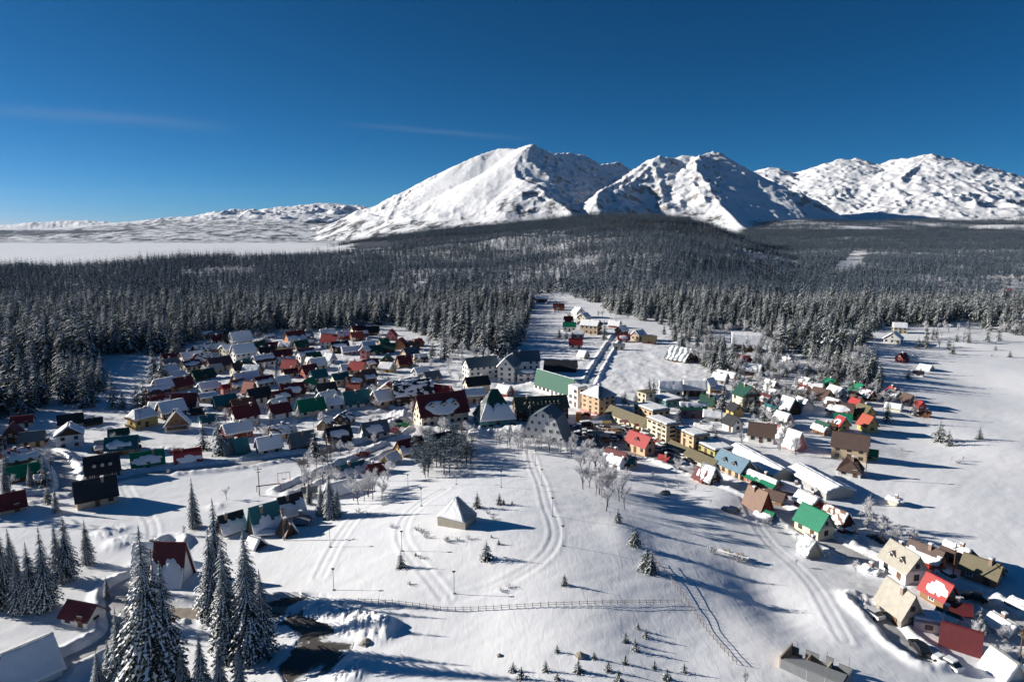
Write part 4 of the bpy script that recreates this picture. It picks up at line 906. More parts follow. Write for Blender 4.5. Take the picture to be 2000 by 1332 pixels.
# meadow and upper road
rows = [
 (1124,682,24,18,9,10,3,'red','n','white','little white house with crimson roof alone on the snowy meadow', {}),
 (1139,702,16,16,5,10,-35,'purple','f','cream','tiny hut with tall snow gable on the meadow', {}),
 (1209,684,20,12,8,4,0,'grey','n','pale','plain pale grey barn on the meadow', {}),
 (1218,669,22,16,6,9,3,'red','pn','white','crimson roofed house at the right edge of the meadow', {}),
 (1214,655,18,18,8,9,50,'brown','f','wood','brown house with white snow slope above the crimson roof', {}),
 (1247,667,22,20,11,9,50,'grey','f','tan','tan house with snow roof at the wood edge', {}),
 (1268,672,26,16,7,8,-3,'olive','n','brick','brick red walled house with olive brown roof at the wood edge', {}),
 (1330,710,50,40,5,22,-38,'slate','r','dwood','large dark barn like house with striped snow on its long roof', {}),
 (1112,648,24,18,10,7,0,'green','n','white','white house with emerald lower roof beside the balconied block', {}),
 (1110,634,16,14,6,9,10,'maroon','n','white','steep maroon roof just behind the emerald one', {}),
 (1154,654,36,24,17,9,-22,'slate','fn','tan','four storey balconied block with snowy gable roof', dict(bal=4, name='apartment_building', cat='apartment block', gable='wood')),
 (1129,661,22,14,8,5,0,'grey','f','grey','grey house with dark windows in front of the balconied block', {}),
 (1130,622,20,20,10,10,-60,'blue','fn','white','white house with blue roof high above the meadow', {}),
 (1140,633,20,20,12,8,60,'grey','f','cream','cream house with heavy snow roof left behind the balconied block', {}),
 (1091,607,20,14,5,8,5,'ored','n','orange','small orange red cabin at the top of the clearing', {}),
 (1058,591,22,14,7,6,0,'dark','f','redw','dark cabin with snow roof at the very top of the clearing', {}),
 (1042,585,20,12,5,5,0,'grey','f','grey','snowed roof between spruces left of the top cabin', {}),
 (1201,641,22,14,5,8,-20,'maroon','f','redw','red cabin half hidden by frosted trees', {}),
 (904,640,18,14,6,6,5,'red','n','white','red roofed cabin within the forest edge', {}),
 (905,660,26,16,5,8,5,'green','s','orange','orange cabin with green roof inside the forest edge', {}),
 (1308,778,42,28,16,14,10,'grey','f','white','white two storey house with grey snow roof right of the meadow', {}),
 (1356,775,42,26,14,14,6,'grey','f','dwood','house with timber front and blue shaded snow roof', dict(gable='brick')),
 (1384,768,20,20,14,12,55,'brown','f','cream','slim cream gable right of the timber front house', {}),
 (1402,768,22,16,7,5,0,'orange' if False else 'rust','f','orange','low orange shed with snow hood', {}),
 (1407,750,26,20,8,10,-20,'grey','f','grey','small snow roofed house between spruces', {}),
 (1455,802,34,38,27,18,-52,'dgreen','n','cream','tall cream house with dark green roof and balconies on its gable', dict(bal=2)),
 (1381,804,26,22,13,16,-20,'dgreen','n','peach','peach house with dark green roof and a small turret', {}),
 (1352,818,48,24,18,10,8,'dgreen','un','purple','long violet walled house with dark green roof', {}),
 (1434,815,24,22,12,11,-55,'dark','n','yellow','dark roofed house with zigzag yellow gable', {}),
 (1430,845,30,26,14,14,-48,'dark','n','white','house with black roof and sharp white gable', {}),
 (1391,822,32,20,8,10,0,'blue','f','grey','blue shaded snow roof below the peach house', {}),
 (1374,845,34,18,6,6,-10,'dark','f','dwood','low dark shed covered by snow behind the shops', {}),
 (1249,890,56,26,18,17,-46,'red','n','peach','peach building with crimson roof, balcony row and white dormer snow', dict(cat='guest house', dormer=1)),
 (1203,916,46,34,12,18,-38,'maroon','l','white','white house with red brown roof and deep snow on the near slopes', {}),
 (1232,915,16,22,12,8,-24,'teal','n','tan','square annex with teal roof joined to the white house', {}),
 (1297,902,18,14,3,7,-25,'red','n','redw','bright red kiosk standing in the car park', dict(name='kiosk', cat='kiosk')),
 (1487,866,46,32,15,19,-6,'brown','n','white','white house with plain chestnut brown roof and snowy porch', {}),
 (1432,938,74,38,18,19,-46,'blue','nf','peach','long peach building with faded blue grey roof and small dormers', dict(dormer=2, cat='town house')),
 (1371,945,26,24,9,16,-50,'maroon','n','brick','red brown gable end squeezed left of the grey hut', {}),
 (1384,948,30,30,12,22,-42,'grey','sf','dwood','grey steep roofed cottage with white snow slabs', {}),
 (1488,962,74,26,14,10,-42,'green','un','brick','long brick building with green roof and fluffy snow on its ridge', {}),
 (1478,1004,42,36,8,34,-40,'rust','n','redw','tall steep house with rusty brown striped roof', {}),
 (1494,1014,30,16,5,8,-26,'green','ln','redw','low green lean-to half under snow at the foot of the rusty roof', {}),
 (1513,985,34,22,10,10,-22,'brown','n','wood','dark brown timber house behind the rusty roof', {}),
 (1545,966,34,20,7,10,-8,'slate','f','dwood','small shed under blue snow behind the green roofed brick building', {}),
 (1578,1000,44,30,12,14,-42,'beige','f','redw','white snow roofed cottage behind the emerald house', {}),
 (1632,1030,52,28,9,18,-42,'rust','s','dwood','cottage with rust brown tiled roof right of the emerald house', {}),
 (1588,1054,60,42,22,26,-42,'green','n','cream','stone walled house with bright emerald roof and round skylight', dict(gable='grey')),
 (1580,1092,30,32,10,24,-55,'stone' if False else 'grey','s','stone','small stone hut with steep frosted shingle roof', {}),
 (1658,900,62,34,26,22,-4,'brown','n','tan','three storey pale house with large chocolate roof at the white field', {}),
 (1660,932,40,36,12,20,-6,'brown','n','pale','lower annex with pyramid like chocolate roof before the tall house', dict(typ='h', hip=.9)),
 (1698,898,24,18,10,8,0,'green','n','olive','small shed with bright green roof right of the chocolate roofed house', {}),
 (1642,843,18,24,12,14,-50,'red','pf','yellow','yellow gabled cottage with red roof and snow hump', {}),
 (1624,840,14,12,9,3,-5,'rust','n','wood','plain brown box shed left of the yellow gabled cottage', {}),
 (1693,846,26,26,14,17,-50,'ored','n','olive','olive gabled house with bright orange roof at the field edge', {}),
 (1687,824,30,28,14,15,-48,'olive','n','yellow','yellow green house with olive brown roof behind the orange one', {}),
 (1670,807,26,18,13,12,-55,'red','n','white','white gable with scarlet roof slope above the olive roof', {}),
 (1640,818,46,30,14,14,-8,'brown','pn','pale','grey complex with half snowed dark roof and cream end', {}),
 (1646,824,28,12,5,10,0,'green','n','dgreen' if False else 'teal','low shed with flat forest green roof before the grey complex', {}),
 (1633,780,30,22,11,10,-48,'pale','f','grey','grey house under a pale green white roof', {}),
 (1622,760,22,20,7,10,-48,'green','n','yellow','left one of two small emerald roofs under the spruces', {}),
 (1674,774,26,22,9,13,-48,'green','n','dwood','dark house with rounded emerald roof under the spruces', {}),
 (1604,785,34,26,10,12,-35,'brown','n','tan','tan house with dark brown roof left of the grey complex', {}),
 (1588,766,34,18,6,9,-5,'pale','f','tan','pale long roof among frosted trees', {}),
 (1574,752,18,14,5,7,-40,'red','f','redw','red gable peeking from frosted trees', {}),
 (1743,774,16,18,8,8,-50,'red','n','redw','crimson cottage roof at the right field edge', {}),
 (1772,793,22,20,9,12,-48,'brown','n','grey','grey gable with brown roof at the right field edge', {}),
 (1795,800,14,14,8,7,-50,'red','n','redw','small scarlet roof behind the snowy spruce', {}),
 (1806,815,16,12,6,5,-10,'rust','n','orange','low rusty shed at the field edge', {}),
 (1745,803,26,16,6,6,-10,'pale','f','cream','cream shed with flat snow roof at the field edge', {}),
 (1540,812,30,30,6,26,-48,'dark','fn','dwood','black steep A frame with snow edge in the blue shade', {}),
 (1528,838,30,26,10,18,-42,'pale','s','pink','pink walled house with pale stripy roof in the blue shade', {}),
 (1537,862,26,26,4,16,-45,'pale','f','dwood','snow covered A frame above the striped white A frame', {}),
 (1551,882,30,32,7,28,-42,'pale','r','pink','white A frame with icicle like snow streaks and pink base', {}),
 (1618,692,26,20,14,14,-60,'slate','f','white','pale tall house hidden in the spruces right of centre', {}),
 (1744,672,26,30,10,11,80,'brown','f','pale','chalet with wide brown gable at the forest edge on the right', {}),
 (1756,652,24,18,12,8,10,'grey','f','cream','cream towered house behind the wide chalet', {}),
 (1761,708,20,16,7,9,60,'maroon','n','redw','red brown hut at the border of the white field', {}),
 (1785,708,14,10,5,4,0,'dark','f','white','tiny white shed on the border of the field', {}),
 (1793,735,16,9,6,4,0,'dark','n','white','little dark roofed stand on posts in the field', {}),
 (1808,724,22,14,2,7,-30,'pale','f','tan','cabin buried in snow in the field', {}),
 (1946,580,14,10,4,4,0,'red','f','redw','far red house on the snowy clearing at the right edge', {}),
 (1968,572,12,9,4,4,0,'red','n','redw','farther crimson roof on the clearing at the right edge', {}),
 (44,520,12,9,3,3,0,'rust','f','wood','lonely barn on the far plain at the left edge', {}),
 (1470,735,34,24,9,12,-20,'dark','f','dwood','snow roofed lodge below the dark hotel in the trees', {}),
 (1420,742,40,12,5,8,-35,'maroon','f','redw','long narrow maroon cabin with snow strip between the spruces', {}),
 (1450,712,26,18,8,8,-30,'maroon','n','redw','red cabin in the spruces below the dark hotel', {}),
 (1535,722,26,20,8,14,-50,'teal','f','white','small white gable deep in the frosted trees', {}),
]
for *r, o in rows: H_(*r, group='houses on the right side of the town' if r[0] > 1290 else 'houses around the snowy meadow', **o)
# lower right
rows = [
 (1760,1144,72,48,28,28,-48,'beige','n','white','big house with plain beige roof, two roof hatches and dark drainpipe', dict(dormer=2, gable='grey')),
 (1752,1224,70,46,24,36,-48,'beige','n','stone','weathered tan stone barn with steep pale roof', dict(name='barn', cat='barn')),
 (1808,1236,52,38,18,4,14,'grey','f','white','flat white annex with a snow covered top beside the tan barn', dict(typ='f', door=False)),
 (1830,1188,50,38,20,24,-36,'red','pn','wood','brown timber house with bright red roof and round snow patch', dict(gable='wood')),
 (1806,1110,60,34,14,20,-26,'brown','ln','tan','long brown roof almost wholly under white snow', {}),
 (1868,1112,44,40,22,14,-30,'brown','un','tan','pinkish house with dark brown roof and broken snow slab', {}),
 (1914,1142,60,32,20,20,-18,'olive','n','brick','brick house with khaki brown roof and a row of white windows', {}),
 (1940,1122,30,14,8,6,-20,'dark','n','dwood','black lean-to behind the brick house', {}),
 (1874,1272,60,34,6,32,0,'maroon','n','brick','low brick gable house with broad dark red roof at the lower right', {}),
 (1872,1202,34,20,6,12,10,'maroon','n','dwood','small maroon roof behind the flat white annex', {}),
 (1850,1216,34,22,6,8,-20,'dgreen','ln','white','dark green shed half under snow right of the flat annex', {}),
 (1958,1244,46,30,8,14,-38,'grey','f','pale','snow covered shed at the right edge behind the bare tree', {}),
 (1958,1330,52,40,8,26,-42,'beige','f','pale','white snow roof cut by the bottom right corner', {}),
 (1990,1195,26,18,8,6,-30,'grey','f','grey','snowed garage at the right picture edge', {}),
 (1702,1124,26,14,5,3,-30,'grey','f','stone','low snow capped woodpile shelter left of the beige roofed house', {}),
 (1745,988,18,14,9,2,-20,'pale','f','cream','small cream pump house at the foot of the white field', {}),
]
for *r, o in rows: H_(*r, group='houses of the lower right', **o)
# ---------------------------------------------------------------- larger buildings
GB = 'large buildings of the town centre'
school = H_(939,745,64,34,27,15,24,'slate','n','white','whitish three storey school wing with its windowed gable facing left','g','school_building','school',GB,fl=3,door=False)
H_(995,748,54,32,30,17,74,'slate','nf','white','middle whitish wing of the school with a white snowed slope',  'g','school_building','school',GB,fl=3)
H_(1022,733,60,34,27,16,10,'slate','n','white','long rear school wing with blue grey roof right of the middle gable','g','school_building','school',GB,fl=3)
H_(1030,747,42,18,17,7,10,'blue','p','white','low glazed school annex with bluish pent roof','k','school_annex','school',GB,fl=2,chim=0,winw=1.3)
H_(1095,728,62,34,4,16,-6,'dark','n','dwood','broad black roof showing behind the emerald glass hall','g','hall','hall',GB,win_on=False)
H_(1091,784,124,34,14,28,-52,'emerald','nf','white','long hall with an emerald glazed slope and white frame','q','exhibition_hall','hall',GB,over=.2,chim=0,fl=1,winw=1.5)
H_(1128,797,30,24,36,2,-52,'pale','f','white','white pillared end portal of the emerald hall','f','portal','portal',GB,fl=3,winw=1.4)
H_(1168,813,50,44,36,15,-46,'grey','f','peach','orange four storey corner block under a white hipped snow roof','h','apartment_building','apartment block',GB,fl=4,hip=.6,base='pink',chim=2)
H_(806,793,76,42,22,22,12,'dark','s','dwood','long dark timber apartment house with snow blotches over its roof','m','apartment_building','apartment block',GB,fl=3,dormer=4)
H_(862,834,100,46,22,34,22,'maroon','pn','cream','big cream hotel with maroon roof carrying one huge snow field','g','hotel','hotel',GB,fl=2,dormer=3)
H_(862,790,44,32,14,18,-35,'red','n','tan','tan building with bright red roof behind the maroon hotel','g','town_house','town house',GB)
H_(835,786,40,26,10,8,10,'brown','n','tan','low tan annex left of the bright red roof','g','town_house','town house',GB)
H_(922,790,46,30,16,10,16,'blue','f','tan','tan building with blue shaded snow roof right of the hotel','g','town_house','town house',GB)
H_(931,768,46,26,15,13,22,'dark','n','cream','cream fronted building with black roof behind the tan one','g','town_house','town house',GB)
H_(966,838,72,58,18,50,14,'dgreen','l','teal','glass hall under a tall tent shaped dark green roof','h','swimming_hall','hall',GB,hip=.55,fl=2,chim=0,winw=1.6)
H_(986,776,28,22,8,12,-38,'pale','f','redw','small red brown gable with blazing white roof near the tent roof','g','shed','shed',GB)
H_(1055,824,104,42,24,18,14,'olive','n','dwood','long dark hotel with a row of white capped arched dormers','g','hotel','hotel',GB,fl=3,dormer=9)
mh = H_(1068,868,50,88,8,54,72,'slate','n','white','white mansard fronted hotel seen from its gable at the hill foot','m','hotel','hotel',GB,win_on=False,chim=1,over=.7)
me = win(1.1, 1.3)
for r_ in range(3):
    for c in range(5 if r_ < 2 else 3):
        pass
_l = min(v.co.x for v in [ch for ch in mh.children if ch.name.startswith('wall')][0].data.vertices)
for r_ in range(4):
    n = (6, 5, 4, 3)[r_]
    for c in range(n): obj('window', me, mh, (_l, (c-(n-1)/2)*2.5, 1.6+r_*2.5), -pi/2)
H_(1262,791,26,24,21,3,-50,'olive','n','cream','cream cube tower of the shopping centre','f','tower','tower',GB,fl=2)
H_(1302,796,50,46,10,3,-50,'dark','f','teal','flat snow roofed block behind the cream cube','f','shop_building','shop',GB,fl=1)
H_(1272,825,60,42,20,3,-52,'olive','f','peach','upper flat roofed block of the shopping centre with orange panels','f','shop_building','shop',GB,fl=2)
H_(1230,845,124,36,12,14,-52,'olive','n','cream','low shopping arcade with long dark sloping roof and cream fascia','k','shopping_arcade','shop',GB,over=.2,chim=0,fl=1)
H_(1293,866,62,30,34,4,-52,'olive','f','cream','three storey cream office block with ribbon windows and snow on top','f','office_building','office block',GB,fl=4,winw=1.7)
H_(1351,880,58,38,26,4,-52,'olive','f','peach','flat roofed block with three orange panels right of the office block','f','shop_building','shop',GB,fl=3)
H_(1356,918,146,38,9,12,-50,'olive','n','cream','lower shopping arcade with dark roof and snow capped skylights','k','shopping_arcade','shop',GB,over=.2,chim=0,fl=1,door=False)
H_(1396,896,58,46,14,3,-52,'dark','f','olive','lowest flat snow roofed block of the shopping centre','f','shop_building','shop',GB,fl=1)
H_(1480,936,165,46,12,9,-56,'beige','f','cream','long low warehouse fully covered in clean snow','g','warehouse','warehouse',GB,win_on=False,chim=0)
H_(1596,974,132,60,15,9,-53,'beige','f','grey','snow roofed warehouse with grey green end wall','g','warehouse','warehouse',GB,win_on=False,chim=0,gable='teal' if False else 'grey')
H_(1457,688,56,42,16,18,4,'dark','f','dwood','dark timber hotel with rounded white snow roof in the trees','m','hotel','hotel',GB,fl=2,chim=1)
mon = H_(893,1037,66,42,16,34,-34,'pale','f','conc','white snow pyramid roof on a low square base atop the knoll','h','memorial','memorial',None,over=.1,hip=.84,win_on=False,chim=0)
for o_ in mon.children:
    if o_.name.startswith('wall'): o_.data.materials[0] = MATS['w_stone']
# ---------------------------------------------------------------- unfinished concrete building, lower right
def ruin():
    x, y, z = ground_pt(1606, 1340); e = obj('unfinished_building', None, loc=(x, y+2.6, z), rz=radians(-16)-atan2(x, y)); e.scale = (.72, .72, .78)
    tag(e, 'unfinished grey concrete building with jagged walls and snow inside', 'building site')
    def wall(x0, x1, y0, y1, z1, mat='w_conc'):
        m = MB(); m.box(x0, x1, y0, y1, -1.5, z1); obj('wall', m.mesh('wall', [mat]), e)
    wall(-6, 6.2, -3.4, -3.1, 2.5); wall(-6.3, -6, -3.4, 3.6, 2.8, 'w_tan'); wall(6.2, 6.5, -3.4, 2.8, 2.6)
    for x0, x1, t in ((-6, -4.6, 2.2), (-4.6, -3.8, 1.0), (-3.2, -.4, 2.6), (-.4, 1.0, 1.4), (1.0, 2.5, 3.0), (2.5, 3.6, 1.5), (3.6, 6.2, 2.5)): wall(x0+.01, x1-.01, 3.3, 3.55, t)
    wall(-2.2, -1.95, -.5, 3.3, 2.1, 'w_tan'); wall(2.0, 2.25, -.2, 3.3, 2.2, 'w_cream')
    m = MB(); m.slab([(-5.9, -3.2, 2.6), (6.3, -3.2, 2.6), (6.3, -.2, 3.0), (-1.5, -.6, 2.9)], .25); obj('roof_slab', m.mesh('roof_slab', ['w_conc']), e)
    for a, b in ((-.6, 1), (3, 1)):
        m = MB(); m.box(a, a+.08, -3.43, -3.40, .1, 2.4); obj('joint', m.mesh('joint', ['w_pale']), e)
    m = MB(); 
    for i in range(5):
        for j in range(4): m.box(-5.9+i*2.4, -5.9+i*2.4+2.38, -3+j*1.6, -3+j*1.6+1.58, -1, .35+.25*random.random())
    obj('snow_inside', m.mesh('snow_inside', ['roof_snow']), e)
    for px_, hh_ in ((5.6, 4.6), (1.2, 3.9), (-5, 3.7)):
        m = MB(); m.tube([(px_, 3.4, 1), (px_, 3.4, hh_)], [.05, .04], 4); obj('rebar', m.mesh('rebar', ['timber']), e)
ruin()
# ---------------------------------------------------------------- roads, square, parking lot
def ribbon(name, pts, wd, mat, lift):
    P = smooth_line(pts, 6); v = []; f = []
    for i, p in enumerate(P):
        a = np.array(P[max(i-1, 0)]); b = np.array(P[min(i+1, len(P)-1)]); d = (b-a)/max(np.linalg.norm(b-a), 1e-6); n = np.array([-d[1], d[0]])
        for k in (-.5, -.17, .17, .5):
            q = np.array(p)+n*wd*k*(1+.12*sin(i*1.3+k)); v.append((q[0], q[1], zg(*q)+lift-(.12 if abs(k) == .5 else 0)))
    for i in range(len(P)-1):
        for k in range(3): f.append((i*4+k, i*4+k+1, i*4+k+5, i*4+k+4))
    me = bpy.data.meshes.new(name); me.from_pydata(v, [], f); me.materials.append(MATS[mat]); me.polygons.foreach_set('use_smooth', [True]*len(f)); o = obj(name, me); o['kind'] = 'structure'; return o
for n_, wd, k, pts in RW: ribbon('road', pts, wd, {'g': 'road_grey', 'b': 'road_brown', 's': 'road_snow'}[k], -.13)
def patch(name, poly, mat, lift, n=60):
    P = np.array(poly); x0, y0 = P.min(0); x1, y1 = P.max(0); gx = np.linspace(x0, x1, n); gy = np.linspace(y0, y1, n); X, Y = np.meshgrid(gx, gy); I = inpoly(X, Y, poly); Z = h(X, Y)+lift
    v = np.stack([X, Y, Z], -1).reshape(-1, 3).tolist(); f = [(j*n+i, j*n+i+1, (j+1)*n+i+1, (j+1)*n+i) for j in range(n-1) for i in range(n-1) if I[j, i] and I[j+1, i+1] and I[j, i+1] and I[j+1, i]]
    me = bpy.data.meshes.new(name); me.from_pydata(v, [], f); me.materials.append(MATS[mat]); me.polygons.foreach_set('use_smooth', [True]*len(f)); o = obj(name, me); o['kind'] = 'structure'
m, t, b = new_mat('lot'); tc_ = N(t, 'ShaderNodeTexCoord'); nz = N(t, 'ShaderNodeTexNoise', i_Scale=.13, i_Detail=7.0, i_Roughness=.6, i_Distortion=.6); t.links.new(tc_.outputs['Object'], nz.inputs[0])
t.links.new(ramp(t, nz.outputs[0], [(.45, (.055, .047, .040)), (.49, (.10, .09, .08)), (.53, (.75, .77, .80)), (.6, (.84, .86, .89))]), b.inputs['Base Color']); b.inputs['Roughness'].default_value = .6
patch('parking_lot', LOTW, 'lot', -.14)
m, t, b = new_mat('square'); tc_ = N(t, 'ShaderNodeTexCoord'); nz = N(t, 'ShaderNodeTexNoise', i_Scale=.09, i_Detail=6.0, i_Roughness=.6); t.links.new(tc_.outputs['Object'], nz.inputs[0])
t.links.new(ramp(t, nz.outputs[0], [(.38, (.24, .205, .175)), (.5, (.38, .35, .32)), (.62, (.60, .60, .62))]), b.inputs['Base Color']); b.inputs['Roughness'].default_value = .6
patch('town_square', SQ, 'square', -.14, 70)
# ---------------------------------------------------------------- fences
def fence(pts, step, label):
    W = smooth_line([ground_pt(*p)[:2] for p in pts], 6); e = obj('fence', None, loc=(W[0][0], W[0][1], zg(*W[0]))); tag(e, label, 'fence')
    out = [W[0]]; acc = 0
    for a, b_ in zip(W, W[1:]):
        d = math.dist(a, b_); s = step-acc
        while s <= d: out.append((a[0]+(b_[0]-a[0])*s/d, a[1]+(b_[1]-a[1])*s/d)); s += step
        acc = (acc+d) % step
    rnd = random.Random(4); post = []
    for k in range(3): m = MB(); m.tube([(0, 0, -.5), (rnd.uniform(-.05, .05), 0, .88+.06*k)], [.065, .05], 6); post.append(m.mesh('post', ['fence_wood']))
    O = Vector(e.location); prev = None
    for q in out:
        p = Vector((q[0], q[1], zg(*q))); obj('post', post[rnd.randrange(3)], e, p-O)
        if prev is not None:
            m = MB()
            for hz in (.35, .7): m.tube([prev-O+Vector((0, 0, hz)), p-O+Vector((0, 0, hz))], [.035, .035], 4)
            obj('rail', m.mesh('rail', ['fence_wood']), e)
        prev = p
fence([(700,1176),(760,1179),(820,1186),(870,1193),(930,1192),(1000,1188),(1100,1183),(1200,1180),(1342,1178)], 1.35, 'long wooden post and rail fence curving across the foot of the knoll')
fence([(1283,1098),(1342,1178),(1385,1238),(1446,1306)], 1.2, 'straight wooden fence running down the slope to the lower right')
# ---------------------------------------------------------------- lamps, poles
def lamp_meshes():
    a = MB(); a.tube([(0, 0, -.5), (0, 0, 4.3)], [.07, .05], 6); a.box(-.22, .22, -.22, .22, -.3, .12); b_ = MB(); b_.box(-.32, .32, -.12, .12, 4.3, 4.42); b_.tube([(0, 0, 4.1), (0, 0, 4.32)], [.14, .2], 8); return a.mesh('pole', ['metal']), b_.mesh('lamp_head', ['frame_dark'])
LP, LH = lamp_meshes()
lamps = [(891,946,'behind the memorial on the left'),(823,988,'left of the memorial beside the snow track'),(785,1076,'above the lower left loop of the snow track'),(979,952,'behind the memorial on the right'),(1046,908,'at the top of the knoll track'),(1058,948,'on the inner side of the knoll track'),(1079,1008,'on the right side of the track bend'),(1099,1066,'right of the track, lower down the knoll'),(887,1159,'lowest one, just above the wooden fence'),(652,1152,'between the long tree shadows on the left slope'),(645,1068,'beside the ski track left of the knoll'),(797,958,'near the pine grove on the knoll')]
for px_, py_, wh_ in lamps:
    x, y, z = ground_pt(px_, py_); e = obj('street_lamp', None, loc=(x, y, z)); obj('pole', LP, e); obj('lamp_head', LH, e); tag(e, 'thin grey lamp post '+wh_, 'lamp post', 'lamp posts on the knoll')
m = MB(); m.tube([(0, 0, -.5), (0, 0, 8)], [.13, .1], 6); PM = m.mesh('pole', ['timber']); m = MB(); m.box(-.9, .9, -.06, .06, 7.2, 7.35); m.box(-.6, .6, -.06, .06, 6.5, 6.6); PC = m.mesh('crossarm', ['timber'])
poles = [(276,842,'in front of the yellow house'),(507,968,'by the left end of the crossbar frame'),(555,1055,'beside the small brown hut'),(1290,868,'on the edge of the square'),(1690,935,'below the chocolate roofed house'),(1860,1135,'between the brick house and the red roof'),(1988,1312,'at the lower right picture corner'),(1180,700,'at the meadow road'),(640,905,'where the side road leaves the main road'),(300,1145,'behind the tallest left spruce')]
for px_, py_, wh_ in poles:
    x, y, z = ground_pt(px_, py_); e = obj('utility_pole', None, loc=(x, y, z), rz=.4); obj('pole', PM, e); obj('crossarm', PC, e); tag(e, 'wooden utility pole '+wh_, 'pole', 'utility poles')
# ---------------------------------------------------------------- cars
CARC = {'white': (.65,.65,.66), 'black': (.02,.02,.022), 'red': (.45,.03,.02), 'silver': (.38,.39,.40), 'blue': (.03,.09,.25), 'green': (.03,.22,.08), 'yellow': (.6,.38,.05), 'navy': (.02,.03,.07)}
for k, c in CARC.items(): simple('car_'+k, c, .25, .6)
simple('tyre', (.015, .015, .015), .9)
def car_meshes(van):
    b_ = MB(); L_, W_, Ht = (4.9, 1.95, 2.1) if van else (4.3, 1.75, 1.42)
    prof = [(-L_/2, .35), (-L_/2, .85), (-L_/2*.62, .95), (-L_/2*.5, .95), (L_/2*.95, .95), (L_/2, .8), (L_/2, .35)] if not van else [(-L_/2, .35), (-L_/2, .95), (-L_/2*.72, 1.15), (L_/2, 1.15), (L_/2, .35)]
    for y0, y1 in ((-W_/2, W_/2),): b_.prism(prof, y0, y1)
    top = [(-L_/2*.42, .93), (-L_/2*.16, Ht), (L_/2*.55, Ht), (L_/2*.86, .93)] if not van else [(-L_/2*.74, 1.13), (-L_/2*.52, Ht), (L_/2*.97, Ht), (L_/2*.99, 1.13)]
    g = MB(); g.prism(top, -W_/2*.88, W_/2*.88); r = MB(); r.box(top[1][0]-.02, top[2][0]+.02, -W_/2*.86, W_/2*.86, Ht-.02, Ht+.05)
    w_ = MB(); w_.tube([(0, -.11, 0), (0, .11, 0)], [.33, .33], 10); s_ = MB(); s_.box(top[1][0], top[2][0], -W_/2*.8, W_/2*.8, Ht+.05, Ht+.24); s_.box(-L_/2*.95, -L_/2*.5, -W_/2*.85, W_/2*.85, .97, 1.1)
    hl = MB(); hl.box(-L_/2-.03, -L_/2+.02, -.18, .18, .6, .78)
    return b_.mesh('body', ['car_white']), g.mesh('cabin_glass', ['glass']), r.mesh('roof_panel', ['car_white']), w_.mesh('wheel', ['tyre']), s_.mesh('snow_cap', ['roof_snow']), hl.mesh('headlight', ['frame']), L_, W_
CARS = [car_meshes(False), car_meshes(True)]
def car(px_, py_, col, ang, label, snow=False, van=False, group='vehicles parked in the town'):
    bm_, gm_, rm_, wm_, sm_, hm_, L_, W_ = CARS[van]; x, y, z = ground_pt(px_, py_); e = obj('parked_van' if van else 'parked_car', None, loc=(x, y, z-.05), rz=radians(ang)-atan2(x, y)); tag(e, label, 'van' if van else 'car', group)
    for me_, nm in ((bm_, 'body'), (rm_, 'roof_panel')):
        o = obj(nm, me_, e); o.material_slots[0].link = 'OBJECT'; o.material_slots[0].material = MATS['car_'+col]
    obj('cabin_glass', gm_, e)
    for sx in (-1, 1):
        for sy in (-1, 1): obj('wheel', wm_, e, (sx*L_*.31, sy*(W_/2-.1), .33))
        obj('headlight', hm_, e, (0, sx*W_*.33, 0))
    if snow: obj('snow_cap', sm_, e)
